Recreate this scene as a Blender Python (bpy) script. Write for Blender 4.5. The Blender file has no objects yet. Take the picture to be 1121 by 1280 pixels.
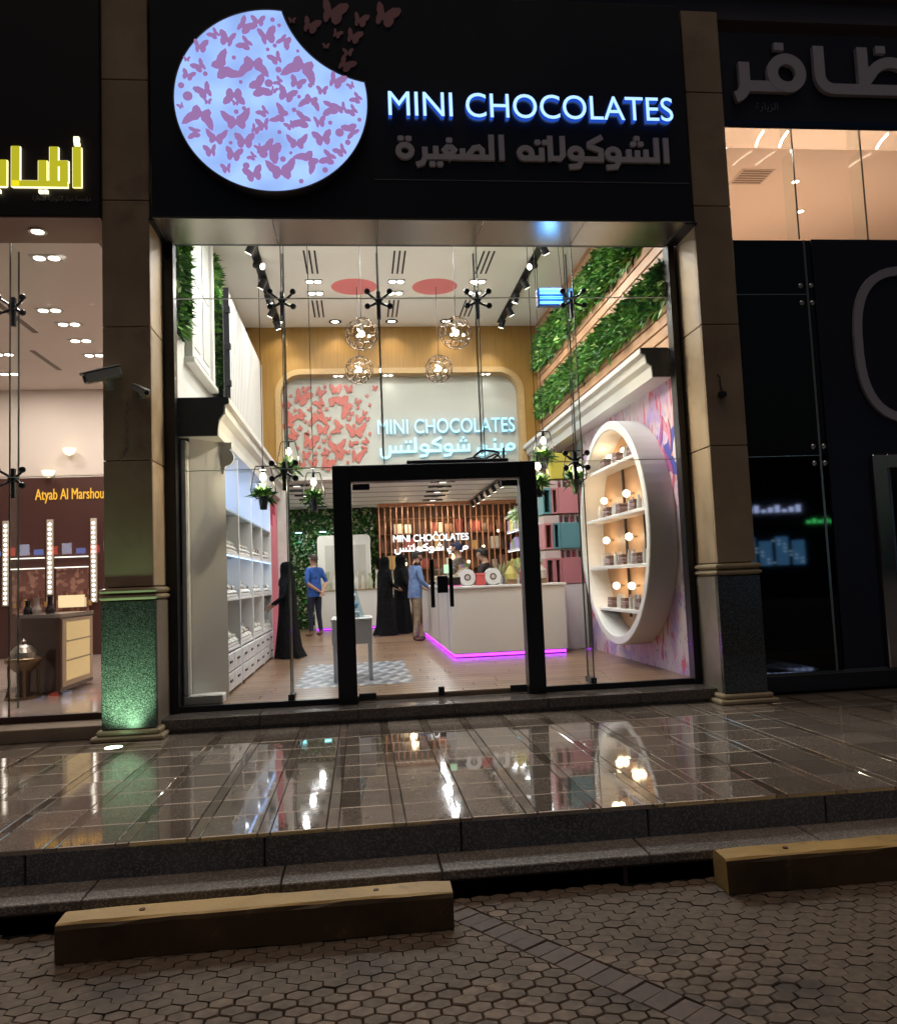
import bpy, bmesh, math, random
from mathutils import Vector, Matrix
random.seed(7)
S = bpy.context.scene
COL = S.collection
PI = math.pi
R = math.radians

# ------------------------------------------------------------------ camera
def camera():
    yaw, pitch, roll = 0.11043592, 0.08139408, -0.04101866
    f = Vector((math.sin(yaw)*math.cos(pitch), math.cos(yaw)*math.cos(pitch), math.sin(pitch)))
    r = Vector((math.cos(yaw), -math.sin(yaw), 0)); u = r.cross(f)
    r2 = r*math.cos(roll) + u*math.sin(roll); u2 = u*math.cos(roll) - r*math.sin(roll)
    cd = bpy.data.cameras.new('camera'); cam = bpy.data.objects.new('camera', cd); COL.objects.link(cam)
    cd.sensor_fit = 'HORIZONTAL'; cd.sensor_width = 36; cd.lens = 1019.69/1121*36
    cd.clip_start = .05; cd.clip_end = 500
    m = Matrix((r2, u2, -f)).transposed().to_4x4(); m.translation = (0, -8.1392, 1.12)
    cam.matrix_world = m; S.camera = cam
camera()

# ------------------------------------------------------------------ world, night light, exposure
W = bpy.data.worlds.new('World'); S.world = W; W.use_nodes = True
wn = W.node_tree.nodes; bg = wn['Background']
sky = wn.new('ShaderNodeTexSky'); sky.sky_type = 'NISHITA'; sky.sun_disc = False
sky.sun_elevation = R(85); sky.sun_rotation = R(200); sky.air_density = 1.5; sky.dust_density = 6
W.node_tree.links.new(sky.outputs[0], bg.inputs[0]); bg.inputs[1].default_value = .0055
sd = bpy.data.lights.new('night_glow', 'SUN'); sd.energy = .26; sd.angle = R(50); sd.color = (1, .74, .52)
so = bpy.data.objects.new('night_glow', sd); COL.objects.link(so)
so.rotation_euler = (R(4), R(3), 0)           # night glow from straight above
S.view_settings.view_transform = 'Standard'; S.view_settings.look = 'None'
S.view_settings.exposure = 1.0; S.view_settings.gamma = 1
S.render.engine = 'CYCLES'
cy = S.cycles
cy.use_denoising = True; cy.max_bounces = 9; cy.diffuse_bounces = 3; cy.glossy_bounces = 4
cy.transmission_bounces = 4; cy.transparent_max_bounces = 24; cy.sample_clamp_indirect = 3
cy.caustics_reflective = False; cy.caustics_refractive = False

# ------------------------------------------------------------------ materials
MATS = {}
def M(name, c, rough=.5, metal=0, em=None, es=0, noise=None, bump=None, ior=1.45, vary=0, wood=None, speck=None, streak=None, stain=None):
    if name in MATS: return MATS[name]
    m = bpy.data.materials.new(name); MATS[name] = m; m.use_nodes = True
    nt = m.node_tree; N = nt.nodes; L = nt.links; b = N['Principled BSDF']
    b.inputs['Base Color'].default_value = (*c, 1); b.inputs['Roughness'].default_value = rough
    b.inputs['Metallic'].default_value = metal; b.inputs['IOR'].default_value = ior
    tc = N.new('ShaderNodeNewGeometry'); col = None            # world position: no pattern repeats from piece to piece
    def mixc(fac, a, bcol, mode='MIX'):
        x = N.new('ShaderNodeMix'); x.data_type = 'RGBA'; x.blend_type = mode
        if isinstance(fac, (int, float)): x.inputs[0].default_value = fac
        else: L.new(fac, x.inputs[0])
        for s, v in ((6, a), (7, bcol)):
            if isinstance(v, tuple): x.inputs[s].default_value = (*v, 1)
            else: L.new(v, x.inputs[s])
        return x.outputs[2]
    def ntex(scale, detail=4, vec=None, rough_=.55):
        n = N.new('ShaderNodeTexNoise'); n.inputs['Scale'].default_value = scale; n.inputs['Detail'].default_value = detail
        n.inputs['Roughness'].default_value = rough_
        L.new(vec or tc.outputs['Position'], n.inputs['Vector']); return n.outputs['Fac']
    def ramp(fac, lo, hi):
        r_ = N.new('ShaderNodeMapRange'); r_.inputs[1].default_value = lo; r_.inputs[2].default_value = hi
        L.new(fac, r_.inputs[0]); return r_.outputs[0]
    def mapped(sc):
        mp = N.new('ShaderNodeMapping'); mp.inputs['Scale'].default_value = sc
        L.new(tc.outputs['Position'], mp.inputs[0]); return mp.outputs[0]
    if wood:                                  # (scale vector, second colour)
        f = ramp(ntex(3, 6, mapped(wood[0])), .3, .7); col = mixc(f, c, wood[1])
    if noise:                                 # (scale, second colour)
        f = ramp(ntex(noise[0], 5), .35, .65); col = mixc(f, col or c, noise[1])
    if speck:                                 # (scale, colour, threshold)
        v = N.new('ShaderNodeTexVoronoi'); v.inputs['Scale'].default_value = speck[0]; L.new(tc.outputs['Position'], v.inputs[0])
        s2 = N.new('ShaderNodeSeparateColor'); L.new(v.outputs['Color'], s2.inputs[0])
        f = ramp(s2.outputs[0], speck[2], speck[2]+.25); col = mixc(f, col or c, speck[1])
    if stain:                                 # (scale, colour, threshold): worn or oily patches
        f = ramp(ntex(stain[0], 6, None, .65), stain[2], stain[2]+.14); col = mixc(f, col or c, stain[1])
    if vary:
        oi = N.new('ShaderNodeObjectInfo'); h = N.new('ShaderNodeHueSaturation')
        mr = N.new('ShaderNodeMapRange'); L.new(oi.outputs['Random'], mr.inputs[0])
        mr.inputs[3].default_value = 1-vary; mr.inputs[4].default_value = 1+vary
        L.new(mr.outputs[0], h.inputs['Value'])
        if col is None: h.inputs['Color'].default_value = (*c, 1)
        else: L.new(col, h.inputs['Color'])
        col = h.outputs[0]
    if col is not None: L.new(col, b.inputs['Base Color'])
    if streak:                                # roughness variation (scale, lo, hi)
        f = ntex(streak[0], 4); r_ = N.new('ShaderNodeMapRange'); r_.inputs[1].default_value=.3; r_.inputs[2].default_value=.7
        r_.inputs[3].default_value = streak[1]; r_.inputs[4].default_value = streak[2]
        L.new(f, r_.inputs[0]); L.new(r_.outputs[0], b.inputs['Roughness'])
    if bump:
        bn = N.new('ShaderNodeBump'); bn.inputs['Strength'].default_value = bump[1]; bn.inputs['Distance'].default_value = bump[2] if len(bump) > 2 else .01
        L.new(ntex(bump[0], 5), bn.inputs['Height']); L.new(bn.outputs[0], b.inputs['Normal'])
    if em:
        b.inputs['Emission Color'].default_value = (*em, 1); b.inputs['Emission Strength'].default_value = es
    return m
def glass(name, tint=(.97, .985, .98), refl=1.0):
    if name in MATS: return MATS[name]
    m = bpy.data.materials.new(name); MATS[name] = m; m.use_nodes = True
    N = m.node_tree.nodes; L = m.node_tree.links; N.remove(N['Principled BSDF'])
    t = N.new('ShaderNodeBsdfTransparent'); t.inputs[0].default_value = (*tint, 1)
    g = N.new('ShaderNodeBsdfGlossy'); g.inputs['Roughness'].default_value = .0
    fr = N.new('ShaderNodeFresnel'); ge = N.new('ShaderNodeNewGeometry'); io = N.new('ShaderNodeMapRange')
    io.inputs[3].default_value = 1.4; io.inputs[4].default_value = 1/1.4      # same reflection on both faces of the pane
    L.new(ge.outputs['Backfacing'], io.inputs[0]); L.new(io.outputs[0], fr.inputs[0])
    mu = N.new('ShaderNodeMath'); mu.operation = 'MULTIPLY'; mu.inputs[1].default_value = refl; L.new(fr.outputs[0], mu.inputs[0])
    mx = N.new('ShaderNodeMixShader'); L.new(mu.outputs[0], mx.inputs[0]); L.new(t.outputs[0], mx.inputs[1]); L.new(g.outputs[0], mx.inputs[2])
    L.new(mx.outputs[0], N['Material Output'].inputs[0]); return m
GL = glass('clear_glass')
black = M('black_metal', (.012, .012, .016), .35)
blackmatte = M('black_matte', (.01, .01, .011), .7)
white = M('white_paint', (.66, .65, .6), .5, noise=(1.3, (.62, .6, .56)))
whiteg = M('white_gloss', (.8, .79, .77), .25)
stone = M('tan_stone', (.47, .345, .22), .5, noise=(1.6, (.37, .265, .165)), bump=(60, .12, .002), vary=.14, streak=(2, .35, .6), stain=(1.1, (.3, .2, .125), .56))
moul = M('stone_moulding', (.42, .33, .21), .35, noise=(4, (.33, .26, .17)))
granite = M('dark_granite', (.085, .075, .07), .22, speck=(170, (.22, .2, .18), .62), noise=(3, (.06, .053, .05)))
granite2 = M('pillar_granite', (.038, .04, .038), .22, speck=(240, (.14, .15, .14), .6), noise=(70, (.014, .016, .014)))
stepm = M('step_granite', (.16, .14, .125), .55, speck=(120, (.3, .27, .24), .6), noise=(2.2, (.11, .095, .085)), bump=(140, .2, .002))
steel = M('brushed_steel', (.55, .53, .5), .28, 1)
chrome = M('polished_steel', (.7, .7, .72), .1, 1)
skinm = M('skin', (.42, .24, .16), .55)
hairm = M('hair', (.012, .009, .008), .6)

# ------------------------------------------------------------------ mesh helpers
class MB:
    def __init__(s): s.v = []; s.f = []; s.m = []
    def add(s, vs, fs, mi=0):
        o = len(s.v); s.v += [tuple(v) for v in vs]; s.f += [[i+o for i in f] for f in fs]; s.m += [mi]*len(fs); return s
    def box(s, x0, x1, y0, y1, z0, z1, mi=0):
        return s.add([(x, y, z) for z in (z0, z1) for y in (y0, y1) for x in (x0, x1)],
                     [(0,2,3,1),(4,5,7,6),(0,1,5,4),(2,6,7,3),(0,4,6,2),(1,3,7,5)], mi)
    def bbox(s, x0, x1, y0, y1, z0, z1, b=.01, mi=0):          # box with bevelled edges
        bm = bmesh.new(); bmesh.ops.create_cube(bm, size=1)
        for v in bm.verts: v.co = Vector(((x0+x1)/2+v.co.x*(x1-x0), (y0+y1)/2+v.co.y*(y1-y0), (z0+z1)/2+v.co.z*(z1-z0)))
        bmesh.ops.bevel(bm, geom=list(bm.edges), offset=b, segments=1, affect='EDGES', clamp_overlap=True)
        bm.verts.index_update(); s.add([v.co for v in bm.verts], [[v.index for v in f.verts] for f in bm.faces], mi); bm.free(); return s
    def prism(s, pts, axis, a, b, mi=0):
        """pts: 2D polygon; axis 'y' -> (x,z), 'x' -> (y,z), 'z' -> (x,y)"""
        def P(p, t): return {'y': (p[0], t, p[1]), 'x': (t, p[0], p[1]), 'z': (p[0], p[1], t)}[axis]
        n = len(pts); vs = [P(p, a) for p in pts]+[P(p, b) for p in pts]
        fs = [list(range(n)), list(range(2*n-1, n-1, -1))]+[(i, (i+1) % n, n+(i+1) % n, n+i) for i in range(n)]
        return s.add(vs, fs, mi)
    def tube(s, path, r, n=8, closed=False, mi=0, cap=True):
        path = [Vector(p) for p in path]; k = len(path); rings = []
        rr = r if isinstance(r, (list, tuple)) else [r]*k
        up = None
        for i, p in enumerate(path):
            a = path[(i-1) % k] if (i > 0 or closed) else p; b = path[(i+1) % k] if (i < k-1 or closed) else p
            t = (b-a).normalized()
            if up is None: up = t.orthogonal().normalized()
            up = (up-t*up.dot(t)); up = up.normalized() if up.length > 1e-6 else t.orthogonal().normalized()
            w = t.cross(up)
            rings.append([p+(up*math.cos(2*PI*j/n)+w*math.sin(2*PI*j/n))*rr[i] for j in range(n)])
        vs = [v for g in rings for v in g]; fs = []
        for i in range(k if closed else k-1):
            for j in range(n): fs.append((i*n+j, i*n+(j+1) % n, ((i+1) % k)*n+(j+1) % n, ((i+1) % k)*n+j))
        if cap and not closed: fs += [list(range(n))[::-1], list(range((k-1)*n, k*n))]
        return s.add(vs, fs, mi)
    def cyl(s, c, axis, r, l, n=20, r2=None, mi=0):
        d = Vector({'x': (1,0,0), 'y': (0,1,0), 'z': (0,0,1)}[axis] if isinstance(axis, str) else axis).normalized()
        c = Vector(c); return s.tube([c, c+d*l], [r, r if r2 is None else r2], n, mi=mi)
    def lathe(s, c, prof, n=24, mi=0):                            # profile (r,z) about vertical axis
        vs = [(c[0]+r*math.cos(2*PI*j/n), c[1]+r*math.sin(2*PI*j/n), c[2]+z) for r, z in prof for j in range(n)]; k = len(prof)
        fs = [(i*n+j, i*n+(j+1) % n, (i+1)*n+(j+1) % n, (i+1)*n+j) for i in range(k-1) for j in range(n)]
        if prof[0][0] > 1e-4: fs.append(list(range(n))[::-1])
        if prof[-1][0] > 1e-4: fs.append(list(range((k-1)*n, k*n)))
        return s.add(vs, fs, mi)
    def sphere(s, c, r, n=14, m=9, sz=1, mi=0):
        return s.lathe(c, [(max(1e-5, r*math.sin(PI*i/m)), -r*sz*math.cos(PI*i/m)) for i in range(m+1)], n, mi)
    def mesh(s, name, mats, smooth=False):
        me = bpy.data.meshes.new(name); me.from_pydata(s.v, [], s.f)
        for m in (mats if isinstance(mats, (list, tuple)) else [mats]): me.materials.append(m)
        me.polygons.foreach_set('material_index', s.m)
        if smooth: me.polygons.foreach_set('use_smooth', [True]*len(s.f))
        me.update(); return me
    def build(s, name, mats, parent=None, loc=None, smooth=False):
        return link(name, s.mesh(name, mats, smooth), parent, loc)
def link(name, data, parent=None, loc=None, rot=None):
    o = bpy.data.objects.new(name, data); COL.objects.link(o)
    if parent is not None: o.parent = parent
    if loc is not None: o.location = loc
    if rot is not None: o.rotation_euler = rot
    return o
def tag(o, label, cat, group=None):
    o['label'] = label; o['category'] = cat
    if group: o['group'] = group
    return o
def thing(name, label, cat, loc=(0, 0, 0), rot=None, group=None):
    o = link(name, None, None, loc, rot); o.empty_display_size = .1; return tag(o, label, cat, group)
def struct(o): o['kind'] = 'structure'; return o
def stuff(o): o['kind'] = 'stuff'; return o
def dup(root, loc, rz=None, label=None):
    def cp(o, par):
        c = o.copy(); COL.objects.link(c); c.parent = par
        for ch in o.children: cp(ch, c)
        return c
    r = cp(root, None); r.location = loc
    if rz is not None: r.rotation_euler = (0, 0, rz)
    if label: r['label'] = label
    return r
def arc(cx, cz, r, a0, a1, n=10, rz=None):
    rz = r if rz is None else rz
    return [(cx+r*math.cos(R(a0+(a1-a0)*i/n)), cz+rz*math.sin(R(a0+(a1-a0)*i/n))) for i in range(n+1)]
def lamp(kind, loc, power, color, parent=None, size=.1, spot=None, rot=(0,0,0), blend=.6):
    d = bpy.data.lights.new('lamp', kind); d.energy = power; d.color = color
    if kind == 'AREA': d.shape = 'DISK'; d.size = size
    elif kind == 'SPOT': d.spot_size = R(spot or 70); d.spot_blend = blend; d.shadow_soft_size = size
    else: d.shadow_soft_size = size
    return link('lamp', d, parent, loc, rot)
def aim(loc, target):
    return (Vector(target)-Vector(loc)).to_track_quat('-Z', 'Y').to_euler()
def ribbon(mb, pts, w, y0, y1, closed=False, mi=0):
    """stroke of width w along 2D points (x,z), standing between y0 and y1"""
    k = len(pts); P = [Vector(p) for p in pts]; Lf = []; Rt = []
    for i in range(k):
        a = P[(i-1) % k] if (i > 0 or closed) else None; b = P[(i+1) % k] if (i < k-1 or closed) else None
        d1 = (P[i]-a).normalized() if a is not None else None; d2 = (b-P[i]).normalized() if b is not None else None
        d1 = d1 or d2; d2 = d2 or d1
        n1 = Vector((-d1.y, d1.x)); n2 = Vector((-d2.y, d2.x)); n = (n1+n2)
        n = n.normalized() if n.length > 1e-5 else n1
        m = w/2/max(.45, n.dot(n1)); Lf.append(P[i]+n*m); Rt.append(P[i]-n*m)
    vs = []
    for i in range(k): vs += [(Lf[i].x, y0, Lf[i].y), (Rt[i].x, y0, Rt[i].y), (Lf[i].x, y1, Lf[i].y), (Rt[i].x, y1, Rt[i].y)]
    fs = []
    for i in range(k if closed else k-1):
        a = 4*i; b = 4*((i+1) % k)
        fs += [(a, b, b+1, a+1), (a+2, a+3, b+3, b+2), (a, a+2, b+2, b), (a+1, b+1, b+3, a+3)]
    if not closed: e = 4*(k-1); fs += [(0, 1, 3, 2), (e, e+2, e+3, e+1)]
    return mb.add(vs, fs, mi)

# ------------------------------------------------------------------ lettering
def latin(txt, x, z, y, height, width, depth, mat, parent, side=None):
    """one mesh per letter, from the built-in vector font, standing on plane y facing -y"""
    def curve(t):
        c = bpy.data.curves.new('letter', 'FONT'); c.body = t; c.size = 1; c.resolution_u = 5; return c
    def ext(t):
        o = bpy.data.objects.new('tmp', curve(t)); COL.objects.link(o); bpy.context.view_layer.update()
        me = o.to_mesh(); xs = [v.co.x for v in me.vertices]; zs = [v.co.y for v in me.vertices]
        r_ = (min(xs), max(xs), max(zs)) if xs else (0, 0, 0); o.to_mesh_clear(); bpy.data.objects.remove(o); return r_
    full = ext(txt); sx = width/(full[1]-full[0]); sz = height/ext('H')[2]; pos = 0
    for i, ch in enumerate(txt):
        if ch == ' ': continue
        pre = ext(txt[:i+1]); own = ext(ch); xo = (pre[1]-full[0]-own[1])*sx
        c = curve(ch); o = bpy.data.objects.new('tmp', c); COL.objects.link(o); bpy.context.view_layer.update()
        me0 = o.to_mesh(); bm = bmesh.new(); bm.from_mesh(me0); o.to_mesh_clear(); bpy.data.objects.remove(o)
        bmesh.ops.remove_doubles(bm, verts=bm.verts, dist=1e-5)
        g = bmesh.ops.extrude_face_region(bm, geom=list(bm.faces)); nv = [e for e in g['geom'] if isinstance(e, bmesh.types.BMVert)]
        for v in nv: v.co.z = 1
        for v in bm.verts: v.co = Vector((x+xo+v.co.x*sx, y-v.co.z*depth, z+v.co.y*sz))
        me = bpy.data.meshes.new('letter'); me.materials.append(mat)
        if side: me.materials.append(side)
        bmesh.ops.recalc_face_normals(bm, faces=bm.faces)
        for f in bm.faces: f.material_index = 1 if (side and abs(f.normal.y) < .5) else 0
        bm.to_mesh(me); bm.free(); link('letter', me, parent)
def dot(u, v): return ('d', u, v)
def arabic_shapes():
    """kufi-like stroke letters on a grid: baseline 0, tooth 2.3, ascender 5; (width, strokes). x runs left to right inside the letter"""
    A = {}
    A['alif'] = (1.7, [[(.8, 0), (.8, 5)]])
    A['alif_f'] = (1.7, [[(1.7, .5), (.8, .5), (.8, 5)]])
    A['hamza'] = (0, [[(1.5, 6.9), (.7, 6.9), (.7, 6.2), (1.6, 6.2)], [(.4, 5.7), (1.7, 5.7)]])
    A['lam'] = (1.8, [[(1, 5), (1, .5), (0, .5)]]); A['lam_m'] = (1.8, [[(1, 5), (1, .5)], [(1.8, .5), (0, .5)]])
    A['tooth'] = (1.8, [[(1, 2.6), (1, .5)], [(1.8, .5), (0, .5)]])
    A['tooth_i'] = (1.5, [[(1, 2.6), (1, .5), (0, .5)]])
    A['ta_m'] = (1.8, A['tooth'][1]+[dot(.4, 3.7), dot(1.6, 3.7)]); A['ta_i'] = (1.6, A['tooth_i'][1]+[dot(.4, 3.7), dot(1.6, 3.7)])
    A['ya_m'] = (1.8, A['tooth'][1]+[dot(.4, -.9), dot(1.6, -.9)]); A['noon_m'] = (1.8, A['tooth'][1]+[dot(1, 3.8)])
    A['shin'] = (4.4, [[(4, 2.6), (4, .5), (0, .5)], [(2.6, 2.4), (2.6, .5)], [(1.2, 2.6), (1.2, .5)], dot(2, 3.7), dot(3.2, 3.7), dot(2.6, 4.8)])
    A['shin_m'] = (4.8, A['shin'][1]+[[(4, .5), (4.8, .5)]])
    A['sin_f'] = (6.6, [[(6.6, .5), (5.2, .5)], [(5.7, 2.6), (5.7, .5), (2.9, .5)], [(4.3, 2.4), (4.3, .5)], [(2.9, 2.6), (2.9, .2)]+arc(1.7, 0, 1.2, 0, -180, 8, 1.4)+[(.5, 1.8)]])
    wl = arc(1.5, 1.6, .95, 0, 360, 14, 1.0)
    A['waw'] = (2.7, [wl, [(2.45, 1.6), (2.4, .2), (1.9, -.9), (.3, -1.1)]]); A['waw_f'] = (2.9, A['waw'][1]+[[(2.9, .5), (1.6, .5)]])
    A['ra'] = (1.9, [[(1.5, 2.4), (1.5, .4), (1.1, -.7), (.1, -1.1)]]); A['ra_f'] = (2.2, [[(2.2, .5), (1.5, .5)]]+A['ra'][1])
    A['kaf'] = (3.2, [[(3, 5), (.9, 3.6), (.9, 3.1), (2.7, 2.2), (2.7, .5), (0, .5)]]); A['kaf_m'] = (3.6, A['kaf'][1]+[[(2.6, .5), (3.6, .5)]])
    A['lamalif'] = (3.4, [[(2.8, 5), (2.8, 1.2), (2.3, .5), (.9, .5)], [(.8, 5), (.8, .5), (1.8, .5)]])
    A['lamalif_f'] = A['lamalif']
    A['ha_f'] = (2.9, [arc(1.3, 1.5, 1.0, 0, 360, 14, 1.05), [(2.3, 1.5), (2.3, .5), (2.9, .5)]])
    A['ta_marb'] = (2.9, [arc(1.3, 1.6, 1.05, 0, 360, 14, 1.15), dot(.7, 4), dot(1.9, 4)])
    A['sad_m'] = (4.4, [[(4.4, .5), (0, .5)], [(1.4, .5), (2.6, 2.3), (3.4, 2.5), (3.9, 1.9), (3.9, .5)], [(.8, 2.2), (.8, .5)]])
    A['ghain_m'] = (2.6, [[(2.6, .5), (0, .5)], [(1.3, .5), (.6, 1.9), (1, 2.4), (1.7, 2.4), (2.1, 1.9), (1.3, .5)], dot(1.35, 3.8)])
    A['ya_f'] = (3.8, [[(3.8, .5), (2.5, .5), (2.5, 1.6), (1.8, 2), (1.4, 1.3), (2.6, .3), (2.6, -.6), (1.8, -1.1), (.8, -1), (.4, -.3), (.4, 1.2)], dot(1.1, -2.3), dot(2.3, -2.3)])
    A['meem'] = (2.6, [arc(1.5, 1.4, .95, 0, 360, 12, .95), [(1.4, .5), (0, .5)]])
    return A
AR = arabic_shapes()
def arabic(words, x0, x1, zb, unit, y, depth, mat, parent, side=None, t=.95, vs=1.0):
    """words: list of letter-key lists in reading order (right to left); laid between x0 and x1 on baseline zb"""
    total = sum(sum(AR[k][0] for k in w) for w in words)+1.6*(len(words)-1); ux = (x1-x0)/total; uz = unit*vs
    cur = x1; n = 0
    for w in words:
        for k in w:
            wd, strokes = AR[k]; cur -= wd*ux; mb = MB()
            if wd == 0: cur0 = cur - 0*ux
            for st in strokes:
                n += 1; e = .0006*(n % 5)
                if st[0] == 'd':
                    c = [(cur+st[1]*ux+.52*t*ux*a, zb+(st[2]+.52*t*b)*uz) for a, b in ((-1,-.6),(-.6,-1),(.6,-1),(1,-.6),(1,.6),(.6,1),(-.6,1),(-1,.6))]
                    mb.prism(c, 'y', y-depth-e, y-.002)
                else:
                    pts = [(cur+p[0]*ux, zb+p[1]*uz) for p in st]
                    closed = len(pts) > 4 and (Vector(pts[0])-Vector(pts[-1])).length < 1e-4
                    if closed: pts = pts[:-1]
                    ribbon(mb, pts, t*(ux+uz)/2, y-depth-e, y-.002, closed)
            mb.build('letter', mat, parent)
        cur -= 1.6*ux
W_SHOKO = ['alif', 'lam', 'shin_m', 'waw_f', 'kaf', 'waw_f', 'lamalif', 'ta_i', 'ha_f']
W_SAGH = ['alif', 'lam', 'sad_m', 'ghain_m', 'ya_m', 'ra_f', 'ta_marb']
W_MINI = ['meem', 'ya_m', 'noon_m', 'ya_f']
W_SHOK2 = ['shin', 'waw_f', 'kaf', 'waw_f', 'lam', 'ta_m', 'sin_f']

# butterfly outlines (unit width)
def bfly(kind):
    if kind == 0:
        h = [(0, .1), (.06, .2), (.2, .38), (.42, .46), (.5, .38), (.46, .18), (.34, .04), (.36, -.1), (.3, -.26), (.18, -.34), (.07, -.26), (.02, -.12)]
        return h+[(-x, z) for x, z in h[::-1]]
    if kind == 1:       # swept wings
        h = [(0, 0), (.05, .12), (.2, .2), (.36, .36), (.5, .4), (.48, .2), (.4, .02), (.3, -.08), (.3, -.24), (.2, -.34), (.08, -.26), (.02, -.18)]
        return h+[(-x*.95, z*.9) for x, z in h[::-1]]
    a, l_, r_ = (-22, .62, 1.0) if kind == 2 else (26, 1.0, .66)      # seen aslant: one wing pair foreshortened
    c, n = math.cos(R(a)), math.sin(R(a))
    return [((x*(r_ if x > 0 else l_))*c-z*n, (x*(r_ if x > 0 else l_))*n+z*c) for x, z in bfly(0)]
def rot2(pts, a, s, cx, cz):
    c, n = math.cos(R(a)), math.sin(R(a)); return [(cx+s*(p[0]*c-p[1]*n), cz+s*(p[0]*n+p[1]*c)) for p in pts]
def butterfly(cx, cz, s, a, kind, y, depth, mat, parent):
    MB().prism(rot2(bfly(kind), a, s, cx, cz), 'y', y-depth, y).build('butterfly', mat, parent)
def disc(cx, cz, r, y, depth, mat, parent, name='dot', n=14):
    MB().prism([(cx+r*math.cos(2*PI*i/n), cz+r*math.sin(2*PI*i/n)) for i in range(n)], 'y', y-depth, y).build(name, mat, parent)

# ================================================================== GROUND, STEPS, PAVEMENT
ZG, ZS = -.49, -.18                          # parking ground, pavement level (shop floor = 0)
earth = M('paver_joint', (.045, .035, .028), .9, noise=(30, (.07, .055, .044)))
ground = struct(MB().box(-60, 60, -60, -3.9, ZG-.3, ZG-.022).build('parking_ground', earth))
hexm = M('hex_paver_concrete', (.2, .145, .105), .75, noise=(25, (.13, .095, .07)), bump=(220, .35, .002), vary=.26, stain=(1.7, (.07, .052, .042), .55))
brickm = M('brick_paver_concrete', (.135, .095, .078), .7, noise=(30, (.1, .075, .065)), bump=(200, .3, .002), vary=.15)
def paver_mesh(pts, h, b, name, mat):
    c = (sum(p[0] for p in pts)/len(pts), sum(p[1] for p in pts)/len(pts)); n = len(pts)
    ins = [(c[0]+(p[0]-c[0])*(1-b), c[1]+(p[1]-c[1])*(1-b)) for p in pts]
    vs = [(*p, -.03) for p in pts]+[(*p, h-.006) for p in pts]+[(*p, h) for p in ins]
    fs = [list(range(2*n, 3*n))]+[(i, (i+1) % n, n+(i+1) % n, n+i) for i in range(n)]+[(n+i, n+(i+1) % n, 2*n+(i+1) % n, 2*n+i) for i in range(n)]
    m = MB(); m.add(vs, fs); return m
bl, bw = .155, .0875; HW = .0975; HS = HW/math.sqrt(3); g = .94
hexpts = [(HS*g*math.sin(R(60*i)), HS*g*.75*math.cos(R(60*i))) for i in range(6)]   # blocks laid with their long axis along the kerb
hex_mesh = paver_mesh(hexpts, 0, .1, 'paver', hexm).mesh('paver', hexm)
ang = R(2.4); ca, sa = math.cos(ang), math.sin(ang)
bd = Vector((.544, -.796)).normalized(); bn = Vector((bd.y*-1, bd.x)); b0 = Vector((.535, -4.24))   # brick band axis
cells = []; near_band = []
for j in range(-12, 40):
    for i in range(-60, 60):
        x, y = (i+.5*(j % 2))*HW, -3.93-j*HS*1.5*.75
        X, Y = x*ca-y*sa-.16, x*sa+y*ca+.16
        if Y > -3.905 or Y < -5.75 or abs(X-.2) > (4.6 if Y > -4.6 else 3.6): continue
        d = (Vector((X, Y))-b0).dot(bn)
        if abs(d) < .14:
            if Y < -5.5: continue
            near_band.append((X, Y, 1 if d > 0 else -1)); continue
        cells.append((X, Y, random.uniform(-.003, .003), random.uniform(-.022, .022), random.uniform(-.02, .02)))
def inview(c): return -1.75 < c[0] < 2.1+.5*(c[1]+4) and -5.3 < c[1]
near = sorted([c for c in cells if inview(c)], key=lambda c: c[1])[:290]; ns = set(near)
for c in near: link('paver', hex_mesh, ground, (c[0], c[1], ZG+c[2]), (c[3], c[4], ang+random.uniform(-.03, .03)))
rest = MB()
for c in cells:
    if c in ns: continue
    rest.add([((p[0]*ca-p[1]*sa)+c[0], (p[0]*sa+p[1]*ca)+c[1], ZG+c[2]+z) for z in (-.03, 0) for p in hexpts],
             [list(range(6, 12))]+[(i, (i+1) % 6, 6+(i+1) % 6, 6+i) for i in range(6)])
stuff(rest.build('outer_pavers', hexm, ground))
brick_mesh = paver_mesh([(-bl/2*.97, -bw/2*.95), (bl/2*.97, -bw/2*.95), (bl/2*.97, bw/2*.95), (-bl/2*.97, bw/2*.95)], 0, .06, 'brick', brickm).mesh('brick', brickm)
for k in range(-3, 19):
    p = b0+bd*bw*k
    if p.y < -3.95: link('brick', brick_mesh, ground, (p.x, p.y, ZG+random.uniform(-.003, .003)), (random.uniform(-.02, .02), random.uniform(-.015, .015), math.atan2(bn.y, bn.x)))

def clip(poly, nx, ny, c):                      # keep nx*x+ny*y >= c
    o = []
    for (x0, y0), (x1, y1) in zip(poly, poly[1:]+poly[:1]):
        a, b = nx*x0+ny*y0-c, nx*x1+ny*y1-c
        if a >= 0: o.append((x0, y0))
        if a*b < 0: k = a/(a-b); o.append((x0+(x1-x0)*k, y0+(y1-y0)*k))
    return o
for X, Y, sg_ in near_band:                   # pavers cut along the brick band
    poly = [(p[0]*ca-p[1]*sa+X, p[0]*sa+p[1]*ca+Y) for p in hexpts]
    poly = clip(poly, bn.x*sg_, bn.y*sg_, b0.dot(bn)*sg_+bl/2+.003)
    if len(poly) > 2: paver_mesh(poly[::-1] if False else poly, 0, .06, 'paver', hexm).build('paver', hexm, ground, (0, 0, ZG))

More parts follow.
